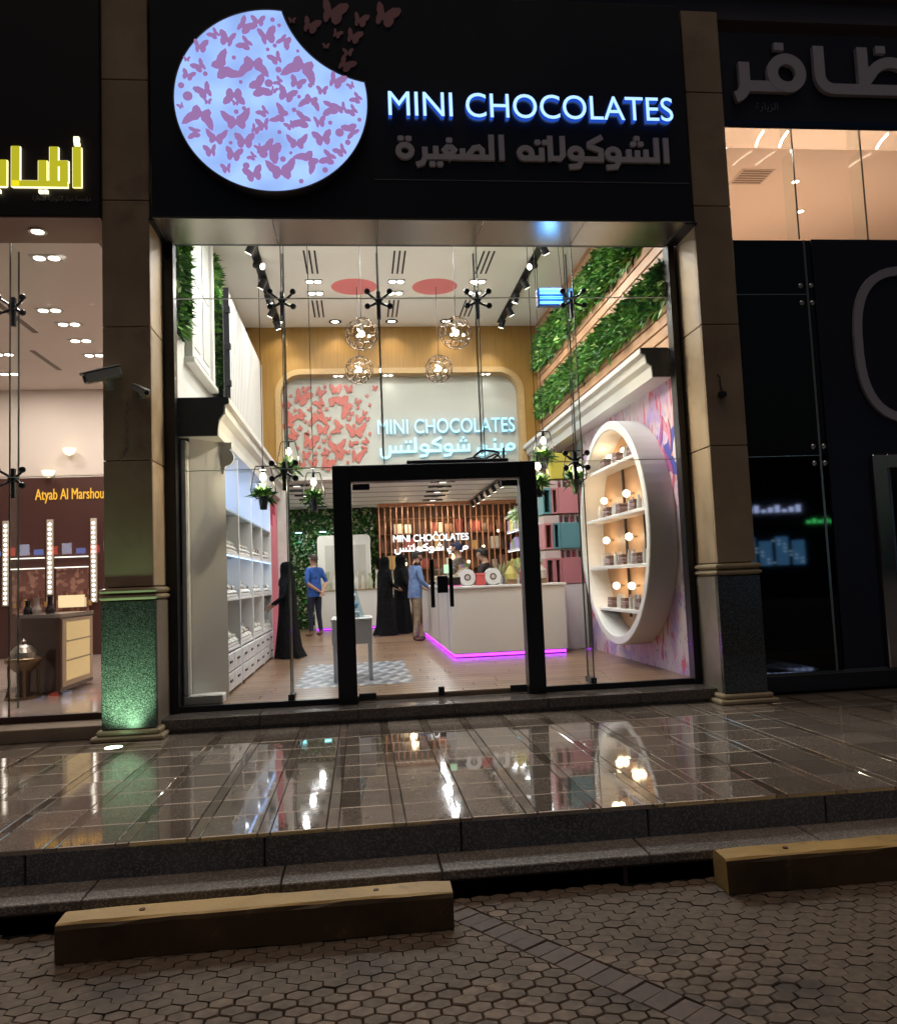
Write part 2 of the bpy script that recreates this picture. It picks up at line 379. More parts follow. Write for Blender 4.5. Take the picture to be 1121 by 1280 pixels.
# two granite steps
step = struct(MB().box(-9, 11, -3.872, -3.62, ZG-.3, -.40).build('lower_step', earth))
def slabs(parent, name, y0, y1, z0, z1, L, off, mat, x0=-6, x1=8, gap=.004, b=.008):
    x = x0+off
    while x < x1:
        w = L*random.choice((1, 1, .85, 1.15)); MB().bbox(x+gap, x+w-gap, y0, y1, z0, z1, b).build(name, mat, parent); x += w
slabs(step, 'slab', -3.885, -3.6, -.405, -.358, .95, 0, stepm, b=.005)
slabs(step, 'riser', -3.872, -3.83, ZG-.02, -.408, 1.2, .3, M('step_riser_stone', (.15, .125, .105), .7, noise=(4, (.1, .083, .07))))
walk = struct(MB().box(-9, 11, -3.55, 3, ZG-.3, ZS-.025).build('pavement', earth))
edge = M('edge_granite', (.11, .11, .12), .6, speck=(130, (.2, .2, .21), .6), noise=(3, (.07, .07, .075)), bump=(130, .2, .002))
slabs(walk, 'edge_slab', -3.61, -3.5, -.375, ZS-.016, 1.05, .2, edge)
tilem = M('polished_tile', (.21, .172, .143), .05, noise=(2.2, (.165, .135, .112)), vary=.2, ior=3.0, streak=(1.3, .01, .075), stain=(2.6, (.14, .112, .092), .6), speck=(160, (.27, .22, .18), .7))
stripm = M('strip_tile', (.13, .1, .078), .05, noise=(3, (.17, .135, .108)), vary=.45, ior=2.5)
PX, PYR = .3615, .365; TW = .292
tile_mesh = MB().bbox(-TW/2, TW/2, -.1785, .1785, -.03, 0, .0035).mesh('tile', tilem)
strip_mesh = MB().bbox(-.0315, .0315, -.1785, .1785, -.03, -.001, .0035).mesh('strip_tile', stripm)
for i in range(-14, 17):
    for j in range(9):
        y = -3.613+.1825+j*PYR; x = .171-PX/2+i*PX
        if y > -.55 and (-2.1 < x < 3.7): y = min(y, -.55)
        if abs(x-.7) > 5: continue
        tl = lambda s: (random.gauss(0, s), random.gauss(0, s), 0)
        link('tile', tile_mesh, walk, (x, y, ZS), tl(.0026)); link('strip_tile', strip_mesh, walk, (x+PX/2, y, ZS), tl(.002))

# wheel stops
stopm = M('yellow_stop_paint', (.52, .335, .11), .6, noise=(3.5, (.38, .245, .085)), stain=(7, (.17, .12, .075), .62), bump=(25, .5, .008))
def wheel_stop(x0, x1, y, label, rz=0):
    t = thing('wheel_stop', label, 'wheel stop', ((x0+x1)/2, y, ZG), (0, 0, rz), 'yellow wheel stops')
    L = (x1-x0)/2
    prof = [(-.085, 0), (-.085, .145), (-.078, .162), (-.066, .17), (.05, .175), (.075, .168), (.085, .15), (.085, 0)]
    m = MB(); ks = 14
    for k in range(ks+1):
        e = 1-.05*(k in (0, ks)); x = -L+2*L*k/ks
        m.v += [(x, p[0]*e+random.gauss(0, .0022), .003+p[1]*(1-.03*(k in (0, ks)))+random.gauss(0, .0016)) for p in prof]
    n = len(prof)
    for k in range(ks):
        for i in range(n): m.f.append([k*n+i, k*n+(i+1) % n, (k+1)*n+(i+1) % n, (k+1)*n+i])
    m.f += [list(range(n))[::-1], list(range(ks*n, ks*n+n))]; m.m = [0]*len(m.f)
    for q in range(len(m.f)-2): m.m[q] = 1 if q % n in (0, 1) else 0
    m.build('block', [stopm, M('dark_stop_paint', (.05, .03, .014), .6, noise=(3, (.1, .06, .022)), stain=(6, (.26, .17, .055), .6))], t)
    for sx in (-.6, .6): MB().cyl((L*sx, 0, .168), 'z', .014, .011, 10).build('bolt', M('rusty_iron', (.07, .04, .025), .7), t)
wheel_stop(-1.378, .378, -4.185, 'yellow concrete wheel stop whose end meets the brick band')
wheel_stop(1.752, 3.5, -4.07, 'yellow concrete wheel stop standing apart from the brick band', R(-.2))

# ================================================================== PILLARS
def pillar(x0, x1, label, joints):
    t = thing('pillar', label, 'pillar', ((x0+x1)/2, -.27, ZS), None, 'stone clad pillars beside the shopfront')
    cx = (x0+x1)/2; ox, oy, oz = -cx, .27, -ZS
    def B(name, a, b, c, d, e, f, mat, bev=.006): MB().bbox(a+ox, b+ox, c+oy, d+oy, e+oz, f+oz, bev).build(name, mat, t)
    B('core', x0+.02, x1-.02, -.5, .0, ZS, 6.8, blackmatte)
    zs = [1.16]+joints+[6.83]
    for a, b in zip(zs, zs[1:]):
        B('front_panel', x0, x1, -.55, -.515, a+.004, b-.004, stone)
        B('side_panel', x0+.002, x0+.03, -.513, .0, a+.004, b-.004, stone); B('side_panel', x1-.03, x1-.002, -.513, .0, a+.004, b-.004, stone)
    for z in (1.04, 1.1):                                    # double round moulding
        m = MB(); pr = [(-.012+.05*math.sin(R(a)), .028*math.cos(R(a))*-1) for a in range(0, 181, 30)]
        rings = []
        for q, (dx, dz) in enumerate(pr):
            e = max(dx, 0); rings.append([(x0-e+ox, -.55-e+oy, z+.028+dz+oz), (x1+e+ox, -.55-e+oy, z+.028+dz+oz), (x1+e+ox, 0+oy, z+.028+dz+oz), (x0-e+ox, 0+oy, z+.028+dz+oz)])
        vs = [v for r_ in rings for v in r_]
        m.add(vs, [(i*4+j, i*4+(j+1) % 4, (i+1)*4+(j+1) % 4, (i+1)*4+j) for i in range(len(pr)-1) for j in range(4)]+[(3, 2, 1, 0), tuple(range(len(vs)-4, len(vs)))])
        m.build('moulding', moul, t)
    B('lower_front_slab', x0-.022, x1+.02, -.575, -.515, -.085, 1.035, granite2)
    lo = M('lower_side_stone', (.27, .22, .17), .4, noise=(2.5, (.2, .165, .13)))
    B('lower_side_slab', x0-.02, x0+.03, -.513, 0, -.085, 1.035, lo); B('lower_side_slab', x1-.03, x1+.018, -.513, 0, -.085, 1.035, lo)
    B('plinth', x0-.1, x1+.09, -.66, 0, ZS, ZS+.045, moul, .012); B('plinth_step', x0-.06, x1+.055, -.62, 0, ZS+.046, -.087, moul, .014)
    return t
pillar(-2.272, -1.845, 'stone clad pillar with cameras and green lit granite base', [2.305, 3.545, 4.75, 5.93])
pillar(3.44, 3.83, 'stone clad pillar with dark granite base beside black glass panels', [2.31, 3.53, 4.75, 5.95])

# in-ground green uplight
t = thing('ground_uplight', 'green in-ground uplight glowing on the paving before the pillar', 'lamp', (-2.09, -.93, ZS))
MB().lathe((0, 0, 0), [(.085, 0), (.085, .008), (.07, .012), (.07, .004)], 24).build('rim', steel, t)
MB().cyl((0, 0, .002), 'z', .066, .004, 24).build('lens', M('green_lens', (.6, .8, .6), .2, em=(.55, 1, .62), es=14), t)
lamp('SPOT', (0, 0, .03), 44, (.5, 1, .55), t, .05, 80, aim((0, 0, .03), (0, .42, .5)), .8)

# security cameras and wiring on the left pillar
def cctv(label, loc, rot, s, parent_h):
    t = thing('security_camera', label, 'camera', loc); gm = M('camera_housing', (.42, .42, .4), .4)
    MB().bbox(-.035*s, .035*s, .0, .03*s, -.05*s, .05*s, .005).build('wall_bracket', gm, t)
    MB().tube([(0, 0, 0), (0, -.05*s, .0), (-.01*s, -.08*s, .03*s)], .013*s, 8).build('arm', gm, t)
    b = MB().bbox(-.05*s, .05*s, -.17*s, .13*s, -.04*s, .045*s, .012*s).build('body', gm, t, (-.01*s, -.085*s, .07*s)); b.rotation_euler = rot
    MB().bbox(-.056*s, .056*s, -.2*s, .14*s, .046*s, .054*s, .004*s).build('sun_shield', gm, b)
    MB().cyl((0, -.171*s, 0), 'y', .034*s, -.012*s, 16).build('lens', M('lens_black', (.005, .005, .006), .1), b)
cctv('larger grey bullet security camera on stone pillar', (-2.21, -.551, 3.0), (R(18), 0, R(-68)), 1.05, 0)
cctv('smaller grey bullet security camera on stone pillar', (-1.93, -.551, 2.9), (R(25), 0, R(52)), .62, 0)
tag(MB().tube([(-2.06+.02*math.sin(k*1.7)+.015*math.sin(k*3.1), -.556, 2.86-k*.045) for k in range(12)]+[(-2.13, -.556, 2.28)], .005, 5).build('camera_cable', M('pale_cable', (.35, .33, .3), .6)),
    'thin loose cable hanging below the security cameras', 'cable')
t = thing('wall_stub', 'small dark wire stub on the right pillar face', 'wire', (3.6, -.551, 2.82))
MB().lathe((0, -.012, 0), [(.0, -.04), (.045, -.02), (.04, .02), (.0, .04)], 10).build('box', blackmatte, t)
MB().tube([(0, -.01, .03), (-.02, -.02, .09), (-.015, -.015, .17), (-.04, -.012, .2)], .006, 5).build('wire', blackmatte, t)

# ================================================================== UPPER FACADE
upper = M('upper_render', (.12, .105, .12), .7, noise=(1.5, (.1, .088, .1)))
t = thing('upper_facade', 'dark mauve rendered wall band above the shop signs', 'wall', (0, 0, 6.84))
MB().box(-8, 12, -.42, .6, 0, 3).build('wall', upper, t)
MB().box(-8, 12, -.5, -.421, .25, .33).build('ledge', upper, t)

# ================================================================== MAIN SIGN
fas = M('fascia_black', (.009, .009, .015), .35, streak=(1, .3, .42))
t = thing('shop_fascia', 'black fascia sign reading mini chocolates with pink butterflies', 'sign', (0, 0, 0))
MB().bbox(-1.812, 3.405, -.6, -.2, 4.572, 6.84, .006).build('board', fas, t)
MB().box(.25, 3.39, -.606, -.601, 4.952, 4.96).build('trim_line', M('trim_grey', (.18, .18, .19), .4), t)
litb = M('sign_letter_lit', (.6, .75, 1), .4, em=(.34, .58, 1), es=.8); sideb = M('sign_letter_side', (.02, .05, .2), .4, em=(.02, .1, .7), es=.35)
latin('MINI CHOCOLATES', .41, 5.565, -.61, .24, 2.83, .06, litb, t, sideb)
greyl = M('sign_letter_grey', (.72, .67, .72), .5)
arabic([W_SHOKO, W_SAGH], .475, 3.215, 5.15, .0515, -.601, .035, greyl, t)
dust = M('dusty_pink', (.62, .3, .32), .6)
def sg(u, v): return -1.587+(u-60)*.00226, 6.618-(v-40)*.00241
for i, (u, v, w, a, k) in enumerate([(705, 55, 135, 10, 2), (612, 112, 90, 5, 2), (540, 92, 34, 0, 0), (825, 82, 80, 10, 2), (930, 60, 130, 5, 2), (725, 142, 50, 0, 2), (793, 152, 82, 5, 2), (680, 195, 32, 0, 0), (772, 220, 46, 0, 0), (755, 270, 85, -10, 2)]):
    x, z = sg(u, v); butterfly(x+.02, z+.035, w*.0023, a, k, -.602, .01, dust, t)
# round bitten light sign
t = thing('round_light_sign', 'round backlit sign with a bite missing and violet butterflies', 'sign', (-.69, -.6, 5.715))
CX, CZ, RR = -.69, 5.715, .905; t.scale = (.9867, 1, .9867); t.location = (-.681, -.6, 5.654)
pa, pm, pb = Vector((-.575, 6.612)), Vector((-.245, 6.115)), Vector((.195, 5.915))
ax_, ay_ = pm-pa, pb-pa; dd = 2*(ax_.x*ay_.y-ax_.y*ay_.x)
bc = pa+Vector(((ay_.y*ax_.length_squared-ax_.y*ay_.length_squared)/dd, (ax_.x*ay_.length_squared-ay_.x*ax_.length_squared)/dd)); br = (pa-bc).length
a0 = math.degrees(math.atan2(pa.y-CZ, pa.x-CX)); a1 = math.degrees(math.atan2(pb.y-CZ, pb.x-CX))+360
b0_, b1_ = math.degrees(math.atan2(pb.y-bc.y, pb.x-bc.x)), math.degrees(math.atan2(pa.y-bc.y, pa.x-bc.x))
b0_ %= 360; b1_ %= 360
out = arc(CX, CZ, RR, a0, a1, 72)+arc(bc.x, bc.y, br, b0_, b1_, 24)[1:-1]
L_ = lambda pts: [(p[0]-CX, p[1]-CZ) for p in pts]
MB().prism(L_(out), 'y', -.128, -.12).build('light_panel', M('sign_panel_lit', (.4, .6, .9), .35, em=(.33, .52, 1.0), es=.5, noise=(2, (.35, .5, .9))), t)
nt = MATS['sign_panel_lit'].node_tree; nz_ = nt.nodes.new('ShaderNodeTexNoise'); nz_.inputs['Scale'].default_value = 5; nz_.inputs['Detail'].default_value = 1   # uneven tubes behind the film
mr_ = nt.nodes.new('ShaderNodeMapRange'); mr_.inputs[1].default_value = .3; mr_.inputs[2].default_value = .7; mr_.inputs[3].default_value = .4; mr_.inputs[4].default_value = .62
nt.links.new(nz_.outputs[0], mr_.inputs[0]); nt.links.new(mr_.outputs[0], nt.nodes['Principled BSDF'].inputs['Emission Strength'])
m = MB(); ribbon(m, L_(out), .012, -.132, -.002, True); m.build('rim', M('sign_rim', (.3, .26, .3), .4, 1), t)
vio = M('violet_film', (.24, .14, .38), .5, em=(.37, .2, .46), es=.42)
BF = [(408,92,76,0,0),(348,112,112,-15,2),(440,155,120,35,2),(516,165,90,120,3),(165,205,92,20,2),(230,150,70,20,3),(282,172,104,-40,3),(358,186,90,30,3),(262,285,172,-60,1),(385,278,160,180,1),(482,245,84,0,3),(585,283,182,160,1),(113,258,36,0,0),(168,285,84,10,3),(116,325,70,-20,0),(187,388,104,0,3),(195,430,42,0,0),(302,400,112,180,0),(308,433,40,0,0),(403,368,124,-65,0),(488,340,52,60,0),(465,376,46,0,2),(518,396,100,-20,0),(563,345,84,-20,0),(618,420,112,165,1),(668,374,62,0,0),(722,332,106,0,2),(792,350,48,0,3),(815,402,72,30,3),(165,490,160,165,1),(88,450,40,0,3),(308,502,152,5,1),(425,467,70,20,3),(490,478,110,65,1),(422,522,84,-20,3),(532,522,60,0,3),(585,497,112,40,3),(650,506,78,30,2),(706,442,100,60,3),(750,445,70,0,3),(795,455,72,20,3),(790,537,100,140,2),(143,555,78,60,3),(226,574,112,-5,1),(342,590,104,0,0),(385,540,66,0,2),(448,612,140,120,3),(400,612,44,0,3),(556,588,112,0,1),(664,573,102,10,0),(206,632,80,-20,3),(296,645,90,-10,0),(375,650,54,30,3),(605,662,130,130,1),(690,650,96,40,3),(742,622,78,10,3),(488,703,156,5,1),(376,724,100,15,0),(268,702,64,-20,3)]
for u, v, w, a, k in BF:
    x, z = sg(u, v); butterfly(x-CX, z-CZ, w*.00187, a, k, -.128, .005+.00012*(BF.index((u, v, w, a, k))), vio, t)
for u, v, r_ in [(468,82,10),(495,105,8),(475,190,9),(445,207,8),(570,210,7),(488,290,13),(305,245,9),(187,315,10),(88,365,13),(114,408,20),(331,345,8),(446,347,17),(618,352,10),(570,400,8),(310,468,10),(342,453,9),(548,455,10),(735,545,18),(768,585,12),(697,505,9),(820,490,9),(485,548,9),(285,595,8),(418,638,18),(497,658,12),(530,632,7),(346,687,14),(670,700,12),(570,747,10)]:
    x, z = sg(u, v); disc(x-CX, z-CZ, r_*.0023, -.128, .006, vio, t)

# ================================================================== SOFFIT + SHOPFRONT GLASS
soff = M('soffit_metal', (.36, .33, .28), .26, .85)
t = thing('soffit', 'metal clad soffit panels between sign and shop glass', 'soffit', (0, 0, 4.57))
for a, b in ((-1.81, -.72), (-.716, .28), (.284, 1.29), (1.294, 2.3), (2.304, 3.405)):
    MB().bbox(a, b, -.592, -.02, -.012, .0, .003).build('panel', soff, t)
for a, b in ((-1.843, -1.79), (3.32, 3.449)): MB().box(a, b, -.59, -.061, -.03, -.0125).build('end_strip', black, t)
fr = thing('window_frame', 'thin black metal frame around the shop window', 'frame', (0, 0, 0))
MB().box(-1.845, -1.745, -.06, .08, -.05, 4.57).build('jamb', black, fr); MB().box(3.345, 3.412, -.06, .08, -.05, 4.57).build('jamb', black, fr)
MB().box(-1.745, -.244, -.03, .04, -.05, .005).build('bottom_rail', black, fr); MB().box(1.8, 3.345, -.03, .04, -.05, .005).build('bottom_rail', black, fr)
MB().box(-1.745, 3.345, -.02, .03, 4.56, 4.68).build('top_rail', black, fr)
t = thing('threshold', 'dark polished granite threshold step below the chocolate shop window', 'step', (0, 0, ZS)); struct(t)
x = -1.86
while x < 3.4:
    w = min(.9, 3.44-x); MB().bbox(x+.002, x+w-.002, -.4, .06, .03, .129, .006).build('slab', M('threshold_granite', (.1, .085, .075), .16, speck=(150, (.2, .17, .15), .6), noise=(3, (.07, .06, .055))), t); x += w
MB().box(-1.83, 3.42, -.38, .05, 0, .03).build('riser', granite, t)
XJ = [-1.745, -.7, .275, 1.30, 2.31, 3.345]; ZJ = [.0, 2.27, 4.0, 4.57]
wall = thing('shop_window', 'frameless clear glass wall of the chocolate shop', 'window', (0, 0, 0))
for i in range(5):
    for j in range(3):
        x0, x1, z0, z1 = XJ[i], XJ[i+1], ZJ[j], ZJ[j+1]
        if j == 0:
            if i in (1, 2, 3):
                if i == 1: x1 = -.245
                elif i == 3: x0 = 1.802
                else: continue
        if j == 1 and i in (1, 2, 3): z0 = 2.275
        MB().box(x0+.004, x1-.004, -.006, .006, z0+.004, z1-.004).build('pane', GL, wall)
seal = M('glass_joint', (.05, .055, .055), .4)
for x, z0 in ((-.7, .0), (.275, 2.28), (1.30, 2.28), (2.31, 0)): MB().box(x-.0045, x+.0045, -.008, .008, z0, 4.57).build('joint', seal, wall)
jl = M('glass_edge', (.5, .55, .53), .3)
for z in (2.27, 4.0):
    for a, b in ((-1.745, -.706), (-.694, .269), (.281, 1.294), (1.306, 2.304), (2.316, 3.345)):
        if z < 3 and .0 < (a+b)/2 < 1.6: continue
        MB().box(max(a, 1.802) if (z < 3 and a == 1.306) else a, b if not (z < 3 and a == -.694) else -.245, -.008, .0085, z-.0035, z+.0035).build('joint', jl, wall)
fin = glass('fin_glass', (.95, .975, .965), .3)
for x, z0, d in ((-.7, .06, .22), (2.31, .06, .22), (.275, 2.4, .2), (1.30, 2.4, .2)):
    f_ = MB().box(x-.008, x+.008, .02, d, z0, 4.56).build('fin', fin, wall)
    MB().box(x-.0085, x+.0085, d, d+.002, z0, 4.56).build('fin_edge', M('fin_edge', (.3, .36, .33), .2), wall)
MB().box(-.73, -.67, .01, .22, .006, .06).build('fin_shoe', black, wall); MB().box(2.28, 2.34, .01, .22, .006, .06).build('fin_shoe', black, wall)
def spider(x, z, label, y=0):
    t = thing('spider_fitting', label, 'fitting', (x, y, z), None, 'black four-arm spider fittings on the glass')
    MB().cyl((0, .03, 0), 'y', .035, .09, 14).build('hub', black, t); MB().bbox(-.02, .02, .05, .1, -.19, .1, .005).build('clamp', black, t)
    for a in (38, 142, 218, 322):
        ex, ez = .145*math.cos(R(a)), .125*math.sin(R(a))
        MB().tube([(0, .08, 0), (ex*.5, .07, ez*.5), (ex, .03, ez)], [.016, .013, .011], 8).build('arm', black, t)
        MB().lathe((0, 0, 0), [(.0, -.022), (.026, -.018), (.032, 0), (.026, .018), (0, .022)], 14).build('cap', black, t, (ex, 0, ez)).rotation_euler = (PI/2, 0, 0)
spider(-.7, 3.995, 'black spider fitting high on the glass joint beside the leafy window strip')
spider(.275, 3.995, 'black spider fitting high on glass, beside a hanging wire globe cable')
spider(1.30, 3.995, 'black spider fitting high on glass between two ceiling slots and the black track')
spider(2.31, 3.995, 'black spider fitting high on glass beside the blue insect lamp')
spider(-.72, 2.25, 'black spider fitting low on glass among the hanging plants by white shelving')
spider(2.25, 2.28, 'black spider fitting low on glass among hanging plants by the round niche')

# ================================================================== DOORWAY
t = thing('door_frame', 'thick black metal frame around the double glass doors', 'door frame', (0, 0, -.05))
MB().bbox(-.245, -.062, -.09, .09, 0, 2.325, .006).build('post', black, t); MB().bbox(1.628, 1.80, -.09, .09, 0, 2.325, .006).build('post', black, t)
MB().bbox(-.0615, 1.6275, -.089, .089, 2.16, 2.324, .006).build('header', black, t)
for s, x0, x1, lab in ((-1, -.05, .782, 'left glass door leaf hung on the post beside the display table'), (1, .79, 1.62, 'glass door leaf in front of the white counter')):
    d = thing('glass_door', lab, 'door', ((x0+x1)/2, 0, -.04), None, 'glass door leaves'); h = (x1-x0)/2
    if s < 0: d['label'] = 'glass door leaf in front of the white display table'
    MB().box(-h, h, -.006, .006, .012, 2.14).build('pane', GL, d)
    e = -h if s < 0 else h
    for z0, z1 in ((2.075, 2.135), (.013, .075)): MB().bbox(min(e, e-s*.17), max(e, e-s*.17), -.02, .02, z0, z1, .004).build('patch_fitting', black, d)
    hx = h-.075 if s < 0 else -h+.105
    MB().bbox(hx-.02, hx+.02, -.065, -.045, .88, 1.36, .006).build('handle', black, d)
    for z in (.98, 1.26): MB().cyl((hx, -.046, z), 'y', .009, .04, 8).build('handle_mount', black, d)
    if s > 0:
        MB().bbox(-h-.03, -h+.075, -.025, .025, 1.02, 1.19, .005).build('lock_box', black, d); MB().bbox(-h-.06, -h, -.022, .022, .0125, .1, .005).build('floor_bolt', black, d)
t = thing('air_curtain', 'flat black unit with looped cables lying on the door frame', 'appliance', (1.0, .05, 2.2755))
MB().bbox(-.5, .53, -.1, .1, 0, .04, .006).build('body', black, t)
MB().tube([(.32+.12*math.cos(a/3.)+.02*math.sin(a), -.02, .085+.05*math.sin(a/3.)) for a in range(0, 34)], .012, 6).build('cable', blackmatte, t)
MB().tube([(.1, 0, .05), (.2, 0, .07), (.3, 0, .05), (.42, 0, .1), (.48, 0, .045)], .01, 6).build('cable', blackmatte, t)
MB().tube([(.5, 0, .03), (.505, 0, .16)], .012, 6).build('cable', blackmatte, t)
t = thing('insect_lamp', 'hanging insect killer lamp with bright blue tubes', 'lamp', (2.17, .42, 4.05))
MB().bbox(-.15, .15, -.03, .05, 0, .2, .006).build('case', M('lamp_case_blue', (.05, .1, .25), .4), t)
for z in (.03, .085, .14, .178): MB().cyl((-.125, -.045, z), 'x', .014, .25, 10).build('tube', M('blue_tube', (.2, .5, 1), .3, em=(.1, .42, 1), es=2 ), t)
for x in (-.14, .14): MB().tube([(x, .01, .2), (x*.5, .01, 1.69)], .003, 5).build('wire', black, t)
lamp('POINT', (0, -.15, .1), 1.5, (.2, .5, 1), t, .08)

# ================================================================== CHOCOLATE SHOP INTERIOR
XL, XR, YB, ZC = -1.9, 3.38, 6.45, 5.75
YE, ZB = 13.0, 3.02                          # rear zone: end wall and its lower ceiling
warm = (1, .95, .86); neutral = (1, 1, .98)
floorm = M('shop_floor_base', (.2, .13, .08), .4)
plank = M('floor_plank', (.27, .165, .1), .28, wood=((.9, 9, 1), (.17, .1, .06)), vary=.22)
fl = struct(MB().box(-2.3, 4.4, .06, YE, -.15, -.012).build('shop_floor', floorm))
pm_ = MB().bbox(-.6, .6, -.095, .095, -.012, 0, .0025).mesh('plank', plank)
rr_ = random.Random(3)
for j in range(35):
    y = .165+j*.194; off = rr_.uniform(0, 1.2)
    for k in range(-1, 6):
        x = -2.3+off+k*1.205
        if -1.9 < x < 4.0: link('plank', pm_, fl, (x, y, 0))
stuff(MB().box(-2.3, 4.4, 6.9, YE, -.011, 0).build('rear_planking', plank, fl))
# patterned tile inset under the display table
mt = MB(); n_ = 0
for i in range(13):
    for j in range(22):
        cx, cy = -.72+i*.1+(.05 if j % 2 else 0), .95+j*.115
        mt.add([(cx-.046, cy, .004), (cx, cy-.105, .004), (cx+.046, cy, .004), (cx, cy+.105, .004)], [(0, 1, 2, 3)], (i+j*2) % 3)
o = mt.build('tile_inset', [M('tile_grey', (.3, .32, .36), .3), M('tile_pale', (.55, .55, .55), .3), M('tile_dark', (.14, .16, .2), .3)], fl); stuff(o)

# ---- ceiling with two round pink recesses
def ceiling():
    m = MB(); z = ZC; holes = [(.05, 4.42), (1.32, 4.42)]; r_ = .36; q = .42
    def pl(x0, x1, y0, y1): m.add([(x0, y0, z), (x1, y0, z), (x1, y1, z), (x0, y1, z)], [(0, 3, 2, 1)])
    pl(-2.1, 3.5, .0, 4.42-q); pl(-2.1, 3.5, 4.42+q, YB+.2)
    xs = [-2.1]+[e for h in holes for e in (h[0]-q, h[0]+q)]+[3.5]
    for a, b in zip(xs[0::2], xs[1::2]): pl(a, b, 4.42-q, 4.42+q)
    for hx, hy in holes:
        n = 32; vs = []
        for i in range(n):
            a = 2*PI*i/n+PI/4; c, s = math.cos(a), math.sin(a); k = q/max(abs(c), abs(s))
            vs += [(hx+r_*c, hy+r_*s, z), (hx+k*c, hy+k*s, z)]
        m.add(vs, [(2*i, 2*((i+1) % n), 2*((i+1) % n)+1, 2*i+1) for i in range(n)])
    m.box(-2.2, 3.6, -.0, YB+.3, ZC+.32, ZC+.42)
    c = struct(m.build('ceiling', M('ceiling_white', (.86, .86, .84), .6)))
    pk = M('recess_pink', (.72, .2, .22), .6)
    for hx, hy in holes:
        MB().lathe((hx, hy, z), [(r_, 0), (r_, .2), (.0001, .2)], 40).build('round_recess', pk, c)
ceiling()
lampm = M('lamp_lens', (.9, .9, .85), .3, em=(1, .93, .8), es=7)
lamph = M('lamp_lens_bright', (.9, .9, .85), .3, em=(1, .93, .8), es=5)
xl = {-.565: 'over the slatted screen side', .70: 'between the two pink recesses', 1.975: 'beside the wall of leaf bands'}
for x, wd in xl.items():
    for y, w2 in ((3.43, 'near the window'), (5.46, 'near the butterfly wall')):
        t = thing('air_slot', 'three dark ceiling air slots '+wd+' '+w2, 'air vent', (x, y, ZC), None, 'ceiling air slots')
        for k in (-.075, 0, .075): MB().box(k-.013, k+.013, -.43, .43, -.004, .004).build('slot', blackmatte, t)
    for y, w2 in ((1.55, 'first from the glass'), (2.1, 'second from the glass'), (4.17, 'third from the glass'), (4.68, 'closest to the butterfly wall')):
        t = thing('downlight', 'twin white ceiling downlight '+wd+' '+w2, 'ceiling light', (x, y, ZC), None, 'twin downlights in the tall ceiling')
        m = MB(); m.box(-.13, .13, -.085, .085, -.012, -.001); m.build('housing', M('housing_grey', (.25, .25, .25), .4), t)
        for k in (-.062, .062): MB().cyl((k, 0, -.0125), 'z', .05, -.006, 16).build('lens', lampm, t)
        lamp('AREA', (0, 0, -.03), 21 if y < 3 else 12, neutral, t, .16)
for x, wd in ((-1.28, 'above the arched panel end'), (-.3, 'above the butterfly cutouts'), (.70, 'above the wire globes'), (1.68, 'above the indoor lit lettering')):
    t = thing('downlight', 'round wall washing downlight '+wd, 'ceiling light', (x, 6.12, ZC), None, 'wall washing downlights')
    MB().lathe((0, 0, 0), [(.0, -.002), (.11, -.002), (.11, -.016), (.075, -.016), (.07, -.004)], 20).build('ring', blackmatte, t)
    MB().cyl((0, 0, -.005), 'z', .066, -.006, 16).build('lens', lamph, t)
    lamp('SPOT', (0, 0, -.03), 13, (1, .8, .5), t, .05, 100, aim((0, 0, 0), (0, .3, -1)), .7)
# black light tracks with spot heads
for x, wd, s in ((-1.31, 'beside the slatted screen', -1), (2.68, 'beside the leaf bands', 1)):
    t = thing('light_track', 'black recessed lighting track '+wd, 'light track', (x, 3.3, ZC)); MB().box(-.06, .06, -3.1, 2.9, -.02, -.001).build('channel', black, t)
    for k in range(9):
        y = .7+k*.66
        h = thing('track_spotlight', 'black track spotlight '+wd, 'spotlight', (x, y, ZC-.021), None, 'black spotlights on the ceiling tracks '+wd)
        MB().tube([(0, 0, 0), (0, 0, -.05)], .012, 6).build('stem', black, h)
        acc = k in (2, 4)                       # accent spots turned on the window reveals
        d = Vector((3.44 if s < 0 else -1.845, -.26, 1.7+(k-2)*.75))-Vector((x, y, ZC-.08)) if acc else Vector((-s*1.0, -.1, -.9) if k < 2 else (s*(.55 if k % 2 else -.3), .3, -1)); d.normalize()
        MB().cyl(Vector((0, 0, -.06))-d*.05, d, .05, .15, 14, .055).build('head', black, h)
        MB().cyl(Vector((0, 0, -.06))+d*.1005, d, .044, .004, 14).build('lens', lamph, h)
        p_ = Vector((0, 0, -.06))+d*.12; lamp('SPOT', p_, 330 if acc else 45 if k < 2 else 22, (1, .8, .48) if acc else warm, h, .04, 24 if acc else 75, aim(p_, p_+d), .7)

# ---- bulkhead with wood arch, panel, cutouts, lit lettering
woodm = M('oak_cladding', (.33, .18, .035), .45, wood=((30, 1, .6), (.24, .125, .022)))
bk = thing('arch_wall', 'oak clad upper wall framing a pale arched panel', 'wall', (0, 0, 0)); struct(bk)
a0x, a1x, zt, cr = -1.36, 3.06, 4.93, .42
inner = [(a0x, 3.02)]+arc(a0x+cr, zt-cr, cr, 180, 90, 10)+arc(a1x-cr, zt-cr, cr, 90, 0, 10)+[(a1x, 3.02)]
m = MB(); outer_top = ZC; n = len(inner)
op = []
for (x, z) in inner:
    op.append((x, z))
vs = []; 
for i, (x, z) in enumerate(inner):
    if i <= 5: o2 = (-2.1, z)
    elif i >= n-6: o2 = (3.5, z)
    else: o2 = (x, ZC)
    vs += [(x, YB, z), (o2[0], YB, o2[1])]
fs = [(2*i, 2*i+2, 2*i+3, 2*i+1) for i in range(n-1)]
m.add(vs, fs)
